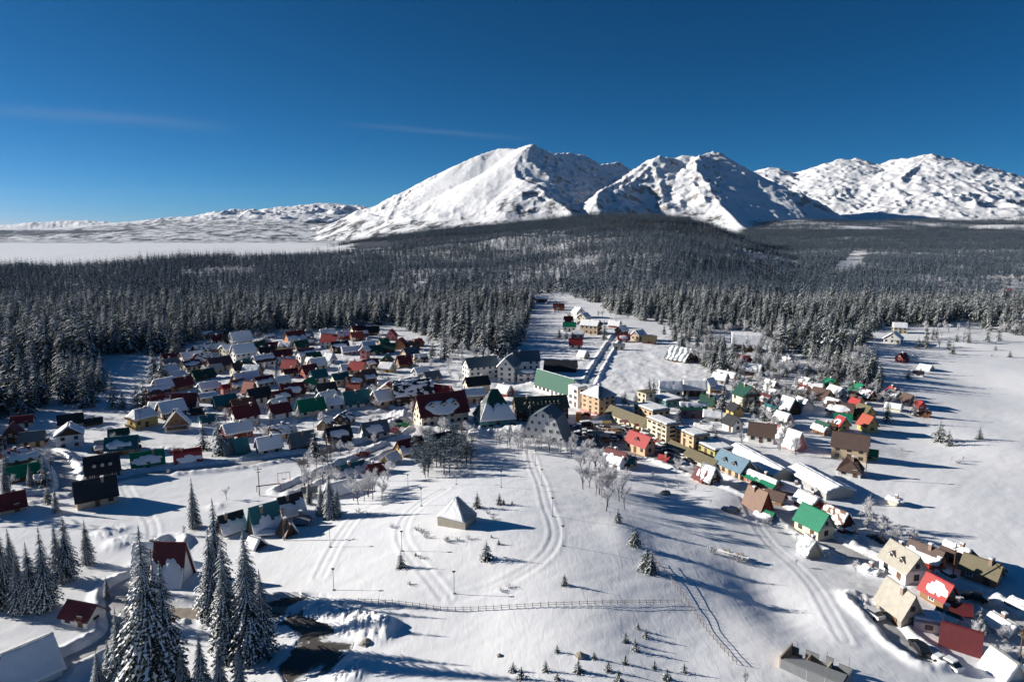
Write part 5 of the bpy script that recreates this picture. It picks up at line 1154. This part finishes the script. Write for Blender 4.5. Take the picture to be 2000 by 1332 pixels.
cars = [(1111,836,'white',20,'leftmost white car on the square, near the mansard hotel',1),(1119,839,'blue',15,'blue car second from the left on the square',0),(1128,836,'silver',10,'silver car beside the blue one on the square',1),(1140,834,'black',25,'black car behind the silver one on the square',1),
 (1150,830,'white',0,'white car nearest to the orange banner on the square',0),(1139,846,'navy',5,'dark car in the middle row of the square',1),(1150,849,'silver',10,'silver car in the middle row of the square',1),(1161,848,'black',8,'black car in the middle row of the square',0),(1124,851,'black',15,'black car at the sunlit snow edge of the square',1),
 (1154,857,'red',-5,'dark red car at the lower edge of the square',0),(1188,856,'red',-10,'red car with snowed roof at the lower edge of the square',1),(1196,860,'silver',-15,'silver car just above the crimson roofed guest house',1),(1206,856,'navy',-20,'navy car left of the crimson roofed guest house',0),(1143,812,'red',0,'red car in front of the orange block',0),
 (1210,836,'black',-30,'black car along the arcade front, first from left',0),(1217,838,'white',-30,'white car along the arcade front',1),(1226,841,'silver',-30,'silver car along the arcade front',0),(1264,849,'white',-35,'white car at the corner of the office block',0),(1270,854,'black',-35,'black car beside the corner of the office block',0),
 (1277,863,'silver',-35,'silver car on the street below the office block',1),(1285,868,'red',-38,'red car on the street below the office block',0),(1293,872,'white',-36,'white car on the street below the office block',1),(1300,878,'navy',-36,'navy car half way down the shopping street',0),(1309,884,'black',-34,'black car half way down the shopping street',1),(1320,890,'silver',-33,'silver car by the lower arcade',0),(1330,894,'white',-33,'white car by the lower arcade',1),(1344,903,'black',-34,'black car opposite the blue roofed building',0),(1316,905,'navy',-10,'navy car in the yard near the red kiosk',0),(1282,880,'white',-20,'white car right of the crimson roofed guest house',1),
 (1174,838,'white',-20,'white domed car between the market stalls',1),(771,843,'red',60,'red car on the cleared yard left of the big hotel',0),(762,822,'red',10,'smaller red car further back on the cleared yard',1),(790,832,'green',-20,'green car on the cleared yard left of the big hotel',0),(776,826,'navy',10,'navy car between the red and the green one',0),
 (708,889,'red',10,'red car under snow beside the main road',1),(262,876,'black',5,'black car behind the green roofed house',0),(345,883,'red',0,'red car half buried left of the double curved red roof',1),(1712,1056,'black',-30,'black car on the lane above the beige roofed house',0),(1655,1044,'red',-20,'dark red car beside the rust roofed cottage',1),
 (1828,1116,'red',-28,'bright red car between the beige and the brown roofs',0),(1848,1128,'white',-40,'white snow laden car in the yard of the brick house',1),(1703,1201,'white',-40,'white car parked left of the tan stone barn',0),(1903,1170,'black',0,'black car in the shade of the brick house',0),(1990,1190,'navy',-30,'navy car with thick snow at the right picture edge',1),(1796,1270,'black',-60,'dark car on the cleared track right of the concrete building',0),(1427,1000,'navy',-20,'dark car in the blue shade beside the street',0),(1850,1300,'white',-30,'white car buried near the lower right bushes',1)]
for i, (a, b_, c, an, lb, s_) in enumerate(cars): car(a, b_, c, an, lb, s_, van=(i in (3, 10, 17, 24)))
# banner and stalls on the square
def simple_thing(name, px_, py_, build, label, cat, group=None, rz=0):
    x, y, z = ground_pt(px_, py_); e = obj(name, None, loc=(x, y, z), rz=rz-atan2(x, y)); tag(e, label, cat, group); build(e); return e
def banner(e):
    m = MB(); m.box(-1.0, 1.0, -.9, .9, 1.0, 4.2); obj('panel', m.mesh('panel', ['w_orange']), e); m = MB(); m.tube([(0, 0, -.3), (0, 0, 1.0)], [.12, .12], 6); obj('post', m.mesh('post', ['metal']), e)
simple_thing('advertising_pillar', 1130, 827, banner, 'orange red advertising pillar on the square', 'advertising pillar')
def stall(col):
    def f(e):
        m = MB(); m.box(-1.5, 1.5, -1.1, 1.1, 0, 1.0); obj('counter', m.mesh('counter', ['w_wood']), e)
        m = MB(); m.slab([(-1.8, -1.4, 2.2), (1.8, -1.4, 2.2), (1.8, 0, 2.8), (-1.8, 0, 2.8)], .06); m.slab([(-1.8, 0, 2.8), (1.8, 0, 2.8), (1.8, 1.4, 2.2), (-1.8, 1.4, 2.2)], .06); obj('canopy', m.mesh('canopy', [col]), e)
        for a in (-1.6, 1.6):
            for c in (-1.2, 1.2): m = MB(); m.box(a-.04, a+.04, c-.04, c+.04, 0, 2.3); obj('leg', m.mesh('leg', ['metal']), e)
    return f
for a, b_, c, lb in ((1184,836,'w_yellow','market stall with yellow canopy on the square'),(1194,842,'w_purple','market stall with violet canopy on the square'),(1166,836,'roof_snow','market stall under a white snow loaded canopy'),(1248,842,'w_redw','stall with red canopy before the upper arcade'),(1222,834,'w_pink','stall with pink canopy at the arcade entrance'),(1203,846,'w_pale','pale market stall next to the violet one'),(1166,858,'w_tan','tan kiosk at the sunny snow edge of the square'),(1180,862,'w_cream','cream kiosk right of the tan one'),(1060,812,'w_white','white stall row before the long dark hotel')): simple_thing('market_stall', a, b_, stall(c), lb, 'market stall', 'stalls on the square', .3)
# ---------------------------------------------------------------- people
def person(px_, py_, label, cat='person'):
    me_ = bpy.data.meshes.new('person'); V = [(0, 0, .95), (0, 0, 1.2), (0, 0, 1.42), (0, 0, 1.55), (0, -.01, 1.66), (.1, 0, .9), (.12, -.08, .5), (.13, .0, .06), (-.1, 0, .9), (-.12, .1, .5), (-.13, .14, .06), (.2, 0, 1.38), (.27, -.04, 1.1), (.28, -.14, .86), (-.2, 0, 1.38), (-.27, .03, 1.1), (-.28, -.08, .86)]
    E = [(0,1),(1,2),(2,3),(3,4),(0,5),(5,6),(6,7),(0,8),(8,9),(9,10),(2,11),(11,12),(12,13),(2,14),(14,15),(15,16)]; me_.from_pydata(V, E, []); me_.materials.append(MATS['w_dark']); o = obj('person', me_)
    md = o.modifiers.new('skin', 'SKIN'); rad = [.15,.16,.16,.06,.11,.1,.075,.06,.1,.075,.06,.08,.055,.045,.08,.055,.045]
    for i, r in enumerate(rad): me_.skin_vertices[0].data[i].radius = (r, r*.85)
    me_.skin_vertices[0].data[0].use_root = True; s = o.modifiers.new('sub', 'SUBSURF'); s.levels = 1; s.render_levels = 1
    x, y, z = ground_pt(px_, py_); o.location = (x, y, z); o.rotation_euler = (0, 0, random.random()*6); tag(o, label, cat, 'people out in the snow')
person(1152, 878, 'person in dark winter clothes walking on the snow below the square')
person(1197, 842, 'person in dark coat standing among the market stalls')
person(1240, 850, 'person in dark coat walking on the street before the arcade')
# ---------------------------------------------------------------- single trees
def tree_at(kind, px_, py_, hp, label, group=None, cat='tree'):
    x, y, z = ground_pt(px_, py_); dep = y*cos(PITCH)+(CH-z)*sin(PITCH); cdp = cos(math.atan2(CH-z, math.hypot(x, y))); plant(kind, label, cat, group, x, y, z, hp*dep/F/max(cdp, .6))
    FOOT.append((x, y, 1.5))
GF = 'tall spruces of the left foreground'
for kind, a, b_, hp, lb in [
 ('spruce_big',300,1352,296,'tallest snow laden spruce, left of centre in the foreground'),('spruce_big',262,1352,170,'spruce leaning against the left foot of the tallest one'),('spruce_big',332,1345,230,'slim spruce directly right behind the tallest one'),
 ('spruce_big',428,1168,186,'dark spruce with loose top above the foreground cluster'),('spruce_big',418,1215,175,'left spruce of the big foreground cluster'),('spruce_big',484,1188,150,'spruce with thick white boughs at the right top of the cluster'),('spruce_big',446,1288,215,'front spruce of the big foreground cluster'),('spruce_big',490,1288,205,'right front spruce of the cluster with drooping white boughs'),('spruce_big',515,1272,150,'outer right spruce of the cluster beside the parking lot'),
 ('spruce_big',396,1352,112,'pointed spruce at the bottom edge, left of a row of four'),('spruce_big',431,1352,95,'second spruce of the row at the bottom edge'),('spruce_big',470,1356,88,'third spruce of the row at the bottom edge'),('spruce_big',360,1356,86,'small frosted spruce left of the bottom row'),('spruce_big',218,1352,100,'spruce at the bottom edge left of the tallest one'),('spruce_big',240,1356,160,'spruce overlapping the left side of the tallest one'),('spruce_big',196,1362,90,'leftmost spruce of the clump at the bottom edge'),
 ('spruce_big',380,1030,97,'lone full spruce on the sunny slope above the track'),('spruce_big',134,1132,132,'broad dark spruce with twin top left of the road'),('spruce_big',116,1136,118,'spruce merging with the broad dark one'),('spruce_big',172,1102,88,'thin transparent larch like spruce right of the broad one'),('spruce_big',64,1192,132,'rime white spruce in the left clump'),('spruce_big',92,1188,155,'greyish spruce in the middle of the left clump'),('spruce_big',40,1196,110,'spruce at the left of the rime white one'),('spruce_big',14,1180,150,'dark spruce at the left picture edge'),('spruce_big',-6,1190,140,'spruce cut by the left picture edge'),('spruce_big',210,1168,44,'small young spruce beside the dark red roof'),('spruce_big',24,1120,90,'spruce in blue shade behind the left clump'),
 ('spruce_big',110,1000,50,'little spruce in front of the tan ground floor house'),('spruce_big',12,960,60,'spruce in the shade at the left edge by the maroon house'),('spruce_big',60,950,46,'frosted spruce before the teal roofed house'),
 ('spruce_big',645,1012,92,'slender dark spruce at the right end of the A frame houses'),('spruce_big',628,1006,66,'bushy spruce left of the slender dark one'),('spruce_big',604,985,50,'round spruce behind the small grey shed'),('spruce_big',660,1008,60,'low spruce at the right foot of the slender one')]: tree_at(kind, a, b_, hp, lb, GF)
GK = 'small conifers on the knoll'
for a, b_, hp, lb in [(932,992,34,'bushy spruce right behind the memorial'),(975,985,25,'small spruce pair member right of the memorial'),(984,985,14,'low bush like spruce right of the memorial'),(1000,984,9,'tiny snowed conifer farther right of the memorial'),(950,1092,38,'spruce in front of the memorial with a long pointed shadow'),(783,1108,34,'loose spruce at the left foot of the knoll'),(1102,1142,24,'small spruce right of the lowest lamp post'),(1240,1066,40,'conical spruce on the right slope'),(1262,1112,46,'left one of the twin spruces above the straight fence'),(1272,1118,46,'right one of the twin spruces above the straight fence'),(1206,1020,30,'narrow spruce at the foot of the birch row'),(902,982,10,'dwarf spruce touching the left of the memorial roof'),(974,1063,12,'snowed dwarf conifer below the memorial'),(960,1050,8,'lowest dwarf conifer below the memorial'),(812,1085,9,'dwarf conifer on the left slope of the knoll')]: tree_at('spruce', a, b_, hp, lb, GK)
GV = 'single trees in and around the town'
for kind, a, b_, hp, lb in [('spruce',302,745,78,'thick spruce at the upper left rim of the village'),('spruce',318,748,60,'second spruce right of the thick one at the village rim'),('spruce',283,800,72,'dark spruce left of the yellow house'),('spruce',268,798,56,'spruce left of the dark one by the yellow house'),('spruce',222,796,74,'frosted spruce alone in the blue shade of the left clearing'),('spruce',240,798,44,'low spruce right of the alone standing one'),('spruce',176,795,52,'snow bent tree before the dark forest'),
 ('spruce',430,888,88,'tall spruce above the two joined steep roofs'),('spruce',398,878,60,'slim spruce left of the tall one'),('spruce',540,745,44,'dark spruce in the middle of the village'),('spruce',616,898,70,'conifer leaning over the road bend'),('spruce',868,700,68,'conical spruce at the right rim of the village'),('spruce',842,706,36,'low spruce left of the conical one'),('spruce',934,826,50,'snowy spruce before the tent roofed hall'),('spruce',952,832,56,'second snowy spruce before the tent roofed hall'),('spruce',982,826,34,'thin spruce at the right corner of the tent roofed hall'),('spruce',1036,822,44,'narrow spruce in front of the long dark hotel'),('spruce',1276,776,42,'dark spruce behind the cream cube tower'),('spruce',1268,778,28,'small spruce left of the dark one'),('spruce',1412,800,52,'full spruce right of the peach house'),('spruce',1092,660,22,'first of three little spruces on the meadow'),('spruce',1106,662,20,'second of three little spruces on the meadow'),('spruce',1117,662,20,'third of three little spruces on the meadow'),('spruce',1180,664,44,'broad frosted spruce at the top of the meadow road'),
 ('spruce',1834,862,44,'dark spruce at the border of the white field'),('spruce',1852,870,34,'lower spruce right of the border one'),('spruce',1912,858,28,'single spruce in the blue hollow of the field'),('spruce',1732,824,52,'spruce between cream shed and orange roof'),('spruce',1786,812,46,'snowy spruce at the right rim of the houses'),('spruce',1773,740,26,'small spruce at the field hut'),('spruce',1928,668,30,'pyramid spruce standing in the field'),('spruce',1950,666,32,'full spruce right of the pyramid one'),('spruce',1944,684,12,'dwarf spruce in the upper field'),('spruce',1972,698,16,'small spruce at the far right of the field'),('spruce',1937,696,6,'tiny conifer left of the far right one'),('spruce',1700,985,24,'low conifer at the foot of the field'),('spruce',1912,1236,50,'conifer beside the dark red roof in the lower right'),
 ('frost',1692,1030,78,'big frosted leafless tree right of the rust roofed cottage'),('frost',1742,1058,44,'frosted bush tree above the beige roofed house'),('frost',1720,1048,40,'frosted tree left of the bush tree'),('frost',1908,1262,70,'large frosted tree right of the dark red roof'),('frost',1960,1296,52,'frosted tree in the lower right corner'),('frost',1925,1135,24,'frosted shrub in front of the brick house'),('frost',1454,1340,44,'frosted shrub at the bottom end of the straight fence'),('frost',100,922,64,'tall frosted tree by the road on the left'),('frost',360,1045,26,'small frosted tree under the lone spruce'),('frost',225,870,36,'frosted tree hiding the dark green cabin'),('frost',255,872,34,'brownish frosted tree right of the green cabin'),('frost',330,925,16,'young frosted tree beside the road'),('frost',1880,900,16,'frosted shrub in the white field'),('frost',1858,900,14,'low frosted shrub left of the field shrub'),('birch',1320,930,52,'thin bare tree in front of the red kiosk'),('frost',1504,1062,14,'bare shrub above the shrub line of the slope'),('frost',1556,1104,18,'bare bush near the stone hut'),('birch',443,975,34,'thin frosted sapling on the sunny slope')]: tree_at(kind, a, b_, hp, lb, GV)
def free(x, y, r):
    return all((x-a)**2+(y-b_)**2 > (r+c)**2 for a, b_, c in FOOT)
# smaller houses wedged between the listed ones
def infill(poly, n, seed, rot, group, where, sz=(6, 8.5)):
    rnd = random.Random(seed); xs = [p[0] for p in poly]; ys = [p[1] for p in poly]; c = t_ = 0; seen = {}
    while c < n and t_ < 4000:
        t_ += 1; a, b_ = rnd.uniform(min(xs), max(xs)), rnd.uniform(min(ys), max(ys))
        if not bool(inpoly(np.array([a]), np.array([b_]), poly)[0]): continue
        x, y, z = ground_pt(a, b_)
        if not all((x-p)**2+(y-q)**2 > (4.0+r*.9)**2 for p, q, r in FOOT) or ROADD(x, y) < 4: continue
        rf = rnd.choice(['maroon', 'brown', 'dark', 'slate', 'grey', 'grey', 'teal', 'dgreen', 'rust', 'red', 'pale']); wl = rnd.choice(['white', 'cream', 'wood', 'dwood', 'tan', 'grey', 'redw', 'peach'])
        sn = rnd.choice(['n', 'f', 'f', 'p', 'ln', 's', 'un']); k_ = (rf, wl, sn); 
        if k_ in seen: continue
        seen[k_] = 1; c += 1; sw = {'n': 'bare', 'f': 'fully snowed', 'p': 'snow patched', 'ln': 'half snowed', 's': 'snow blotched', 'un': 'snow ridged'}[sn]; wn = {'redw': 'red', 'dwood': 'dark timber', 'wood': 'brown timber'}.get(wl, wl); rn_ = {'dgreen': 'dark green'}.get(rf, rf)
        Lp = rnd.uniform(*sz)*F/math.hypot(y, 40); H_(a, b_, Lp, Lp*.72, Lp*rnd.uniform(.22, .36), Lp*rnd.uniform(.28, .42), rot+rnd.uniform(-14, 14), rf, sn, wl, 'small %s house with %s %s roof %s' % (wn, sw, rn_, where), group=group, bal=rnd.choice((0, 0, 1)))
ROADD = lambda x, y: min(float(seg_dist(np.array([x]), np.array([y]), p)[0])-wd/2 for _, wd, _, p in RW)
def scatter(kinds, poly, n, hrange, label, group, cat='tree', r=1.0, seed=1, road=True, big=None):
    rnd = random.Random(seed); xs = [p[0] for p in poly]; ys = [p[1] for p in poly]; c = t_ = 0
    while c < n and t_ < n*40:
        t_ += 1; a, b_ = rnd.uniform(min(xs), max(xs)), rnd.uniform(min(ys), max(ys))
        if not bool(inpoly(np.array([a]), np.array([b_]), poly)[0]): continue
        x, y, z = ground_pt(a, b_)
        if not free(x, y, r) or (road and ROADD(x, y) < 1.2): continue
        FOOT.append((x, y, r*.6)); c += 1; k = rnd.choice(kinds); hh_ = rnd.uniform(*hrange); q = (a-min(xs))/(max(xs)-min(xs)); v_ = (b_-min(ys))/(max(ys)-min(ys))
        w_ = {'spruce': 'snowy spruce', 'frost': 'frosted tree', 'brown': 'brownish tree', 'birch': 'pale frosted birch', 'pine': 'rime dusted pine'}[k]
        hw = 'tall' if hh_ > hrange[0]+.66*(hrange[1]-hrange[0]) else 'low' if hh_ < hrange[0]+.33*(hrange[1]-hrange[0]) else 'medium'
        plant(k, '%s %s at the %s %s of %s' % (hw, w_, 'near' if v_ > .5 else 'far', 'left' if q < .33 else 'right' if q > .67 else 'middle', group), cat, group, x, y, z, hh_, rnd)
infill([(330,700),(400,662),(640,655),(830,660),(860,750),(760,815),(560,870),(400,860),(300,815)], 34, 21, 30, G1, 'wedged in the hillside quarter')
infill([(1440,760),(1560,750),(1740,760),(1800,800),(1760,840),(1600,870),(1480,850)], 12, 22, -44, 'houses on the right side of the town', 'wedged in the right hand quarter', (5, 6.2))
infill([(20,830),(260,860),(240,900),(30,930)], 5, 23, 4, 'houses of the left foreground', 'in the shade on the left')
scatter(['frost','frost','brown'], [(330,700),(500,650),(850,660),(860,760),(780,860),(560,870),(330,830)], 95, (4, 7.5), 'frosted leafless tree squeezed between houses of the left village', 'garden trees of the left village', seed=3)
scatter(['frost'], [(820,700),(900,700),(900,760),(840,750)], 12, (5, 9), 'frosted tree between the left village and the cream school', 'trees left of the school', seed=4)
scatter(['spruce','spruce','frost'], [(820,680),(850,660),(940,660),(1000,690),(960,712),(870,715)], 16, (7, 13), 'conifer of the loose belt above the cream school', 'trees above the school', seed=5)
scatter(['frost','brown','frost'], [(590,900),(640,860),(720,850),(740,880),(680,930),(640,970),(590,960)], 16, (6, 10), 'frosted tree along the road bend before the village', 'trees at the road bend', seed=6)
scatter(['frost','brown'], [(800,860),(860,850),(920,845),(930,880),(850,880)], 12, (7, 11), 'brownish frosted tree beside the steep snow roof', 'trees below the big hotel', seed=7)
scatter(['pine'], [(800,905),(840,870),(925,870),(935,898),(900,925),(830,935)], 46, (5.5, 8), 'pine of the dense grove at the rim of the knoll', 'pines of the grove', r=.35, seed=8, road=False)
scatter(['birch'], [(690,965),(760,935),(765,970),(720,990),(690,985)], 13, (7, 10), 'pale leafless tree left of the pine grove', 'pale trees left of the grove', r=.5, seed=9)
scatter(['birch'], [(930,868),(1020,860),(1110,868),(1180,905),(1100,900),(1000,882)], 24, (6, 9), 'thin frosted birch on the crest of the knoll', 'birches on the crest', r=.5, seed=10, road=False)
scatter(['birch'], [(1125,925),(1165,915),(1215,960),(1225,1005),(1190,1005),(1140,960)], 30, (7, 11), 'frosted birch of the dense row right of the knoll', 'birch row right of the knoll', r=.4, seed=11)
scatter(['spruce','spruce','spruce','frost'], [(1290,650),(1400,680),(1560,700),(1700,700),(1730,760),(1640,745),(1500,745),(1400,735),(1330,690)], 150, (8, 16), 'snowy tree of the loose wood behind the right hand houses', 'loose wood behind the right hand houses', r=1.3, seed=12)
scatter(['frost','frost','brown','spruce'], [(1420,740),(1560,745),(1700,755),(1760,790),(1700,790),(1560,800),(1500,830),(1440,790)], 90, (5, 9), 'frosted garden tree among the right hand houses', 'garden trees of the right hand houses', r=1.0, seed=13)
scatter(['frost','frost','spruce'], [(1130,880),(1200,780),(1330,740),(1480,760),(1560,900),(1500,960),(1350,930)], 34, (3.5, 7), '', 'the town centre trees', r=.6, seed=31)
scatter(['frost'], [(1180,900),(1400,960),(1560,1050),(1700,1130),(1640,1130),(1480,1040),(1300,960)], 12, (2, 4), '', 'the shrubs below the street', r=.6, seed=32)
scatter(['frost','brown'], [(1480,800),(1540,800),(1560,900),(1520,900),(1500,860)], 12, (6, 9), 'frosted tree on the shaded slope above the warehouses', 'trees above the warehouses', seed=14)
scatter(['frost'], [(1640,1010),(1720,1020),(1800,1060),(1760,1075),(1680,1040)], 12, (3, 6), 'frosted hedge tree at the foot of the white field', 'hedge at the foot of the field', r=.6, seed=15)
scatter(['spruce','frost'], [(1790,640),(1900,635),(1885,700),(1780,705)], 22, (6, 11), 'conifer of the loose group at the upper field edge', 'conifers at the upper field edge', seed=16)
scatter(['frost'], [(1880,1230),(2000,1260),(2000,1330),(1900,1300)], 9, (3, 6), 'frosted shrub in the lower right corner', 'shrubs in the lower right corner', r=.6, seed=17)
scatter(['spruce','frost'], [(0,870),(110,870),(100,990),(0,960)], 7, (5, 9), 'small tree in the blue shade at the left edge', 'trees in the shade at the left edge', seed=18)
scatter(['frost','brown'], [(1050,590),(1250,625),(1290,665),(1200,660),(1100,625)], 14, (5, 9), 'frosted tree around the upper meadow houses', 'trees of the upper meadow', seed=19)
# dwarf pines poking from the snow at the bottom, stones, heaps
dw = [(1246,1229),(1261,1244),(1222,1253),(1240,1269),(1160,1286),(1221,1296),(1188,1310),(1129,1312),(1278,1305),(1336,1313),(1302,1325),(1208,1330),(1088,1273),(1002,1310),(1066,1310),(1018,1325),(1088,1327),(1128,1310)]
for i, (a, b_) in enumerate(dw):
    x, y, z = ground_pt(a, b_); o = obj('dwarf_pine', DWARF[i % 3], loc=(x, y, z-.1), rz=i*1.7); s = .75+.12*(i % 4); o.scale = (s*1.1, s*1.1, s); tag(o, 'dark dwarf pine poking out of the snow near the bottom edge', 'dwarf pine', 'dwarf pines at the bottom edge')
for i, (a, b_, s, lb) in enumerate([(875,1058,.8,'left of the memorial front'),(815,1035,.7,'first of a row left of the memorial'),(822,1040,.7,'second of a row left of the memorial'),(832,1050,.75,'third of a row left of the memorial'),(871,1057,.6,'left one of three before the memorial'),(895,1056,.6,'middle one of three before the memorial'),(916,1053,.6,'right one of three before the memorial'),(954,1003,.7,'right of the memorial, upper'),(962,1013,.6,'right of the memorial, lower'),(820,1090,.6,'by the left track loop'),(798,1142,.5,'far left above the fence'),(980,1155,.6,'above the middle of the fence'),(995,1148,.6,'beside the one above the fence'),(540,1010,.9,'at the small grey shed'),(460,840,1.2,'in the yard of the long white house'),(1440,1096,1.0,'at the buried wall on the right slope'),(1390,1080,1.1,'at the left end of the buried wall'),(1500,1024,1.0,'over the crest left of the emerald house'),(700,1000,.7,'on the open slope left of the knoll'),(720,1006,.6,'second on the open slope left of the knoll'),(765,1030,.7,'third on the open slope left of the knoll'),(1760,880,.9,'in the near field hollow'),(1870,905,1.0,'in the white field')]):
    x, y, z = ground_pt(a, b_); o = obj('shrub', BUSH[i % 3], loc=(x, y, z), rz=i); o.scale = (s, s, s); tag(o, 'snow crusted twiggy shrub '+lb, 'shrub', 'single shrubs')
def rock_mesh(seed, s=1.0):
    rnd = random.Random(seed); m = MB(); n = 9; rings = []
    for j in range(5):
        t = j/4; r = (1-t**2)**.5*(.9+.2*rnd.random()) if j < 4 else .05
        rings.append([(cos(2*pi*k/n)*r*s*rnd.uniform(.8, 1.15), sin(2*pi*k/n)*r*s*rnd.uniform(.7, 1.1), t*.75*s-.1) for k in range(n)])
    m.add([v for r in rings for v in r], [(j*n+k, j*n+(k+1) % n, (j+1)*n+(k+1) % n, (j+1)*n+k) for j in range(4) for k in range(n)]); return m.mesh('boulder', ['w_stone'])
for a, b_, s, lb in ((1133,1281,.9,'dark boulder breaking through the snow near the bottom edge'),(715,1256,1.2,'black rounded boulder at the corner of the parking lot'),(1300,965,1.6,'snow capped boulder on the blue slope behind the birch row'),(975,1280,.5,'small stone left of the dwarf pines')):
    x, y, z = ground_pt(a, b_); o = obj('boulder', rock_mesh(int(a)), loc=(x, y, z)); o.scale = (s, s, s); tag(o, lb, 'boulder')
# crossbar frames (carpet poles) and playground on the slope
def frame(e):
    m = MB(); m.tube([(-3, 0, -.3), (-3, 0, 1.6)], [.08, .08], 5); m.tube([(3, 0, -.3), (3, 0, 1.6)], [.08, .08], 5); obj('upright', m.mesh('upright', ['timber']), e); m = MB(); m.box(-3.1, 3.1, -.1, .1, 1.5, 1.75); obj('beam', m.mesh('beam', ['timber']), e)
simple_thing('crossbar_frame', 525, 958, frame, 'low dark crossbar frame in the snow beside the road', 'frame')
def swing(e):
    for s_ in (-1.6, 1.6): m = MB(); m.tube([(s_, -.9, -.2), (s_, 0, 2.6)], [.07, .07], 5); m.tube([(s_, .9, -.2), (s_, 0, 2.6)], [.07, .07], 5); obj('upright', m.mesh('upright', ['w_redw']), e)
    m = MB(); m.tube([(-1.7, 0, 2.6), (1.7, 0, 2.6)], [.07, .07], 5); obj('crossbar', m.mesh('crossbar', ['w_redw']), e); m = MB(); m.box(-.6, .6, -.2, .2, .7, .78); m.box(-.58, -.55, -.02, .02, .78, 2.6); m.box(.55, .58, -.02, .02, .78, 2.6); obj('seat', m.mesh('seat', ['timber']), e)
simple_thing('swing_set', 555, 940, swing, 'rusty swing set in the snow above the crossbar frame', 'swing set')
def buried(e):
    for i in range(7): m = MB(); m.box(-3.2+i*.95, -3.2+i*.95+.5, -.2, .2, -.5, .7+.3*(i % 3)); obj('block', m.mesh('block', ['w_stone']), e)
    m = MB(); m.box(-3.3, 3.3, -.35, .35, .5, .72); obj('snow_cover', m.mesh('snow_cover', ['roof_snow']), e)
simple_thing('ruined_wall', 1432, 1086, buried, 'buried ruined wall casting a triangular shadow on the right slope', 'wall', rz=-.3)
# ---------------------------------------------------------------- air
def haze():
    m = bpy.data.materials.new('haze'); m.use_nodes = True; t = m.node_tree; t.nodes.clear(); o_ = t.nodes.new('ShaderNodeOutputMaterial'); v = t.nodes.new('ShaderNodeVolumePrincipled')
    v.inputs['Color'].default_value = (.45, .72, 1, 1); v.inputs['Density'].default_value = 5.5e-6; v.inputs['Anisotropy'].default_value = .2; t.links.new(v.outputs[0], o_.inputs['Volume'])
    mb = MB(); mb.box(-17000, 17000, -1200, 17500, -480, 1000); me = bpy.data.meshes.new('haze'); me.from_pydata(mb.v, [], mb.f); me.materials.append(m); o = obj('haze', me); tag(o, 'thin winter haze in the air over the valley', 'haze', kind='stuff')
haze()
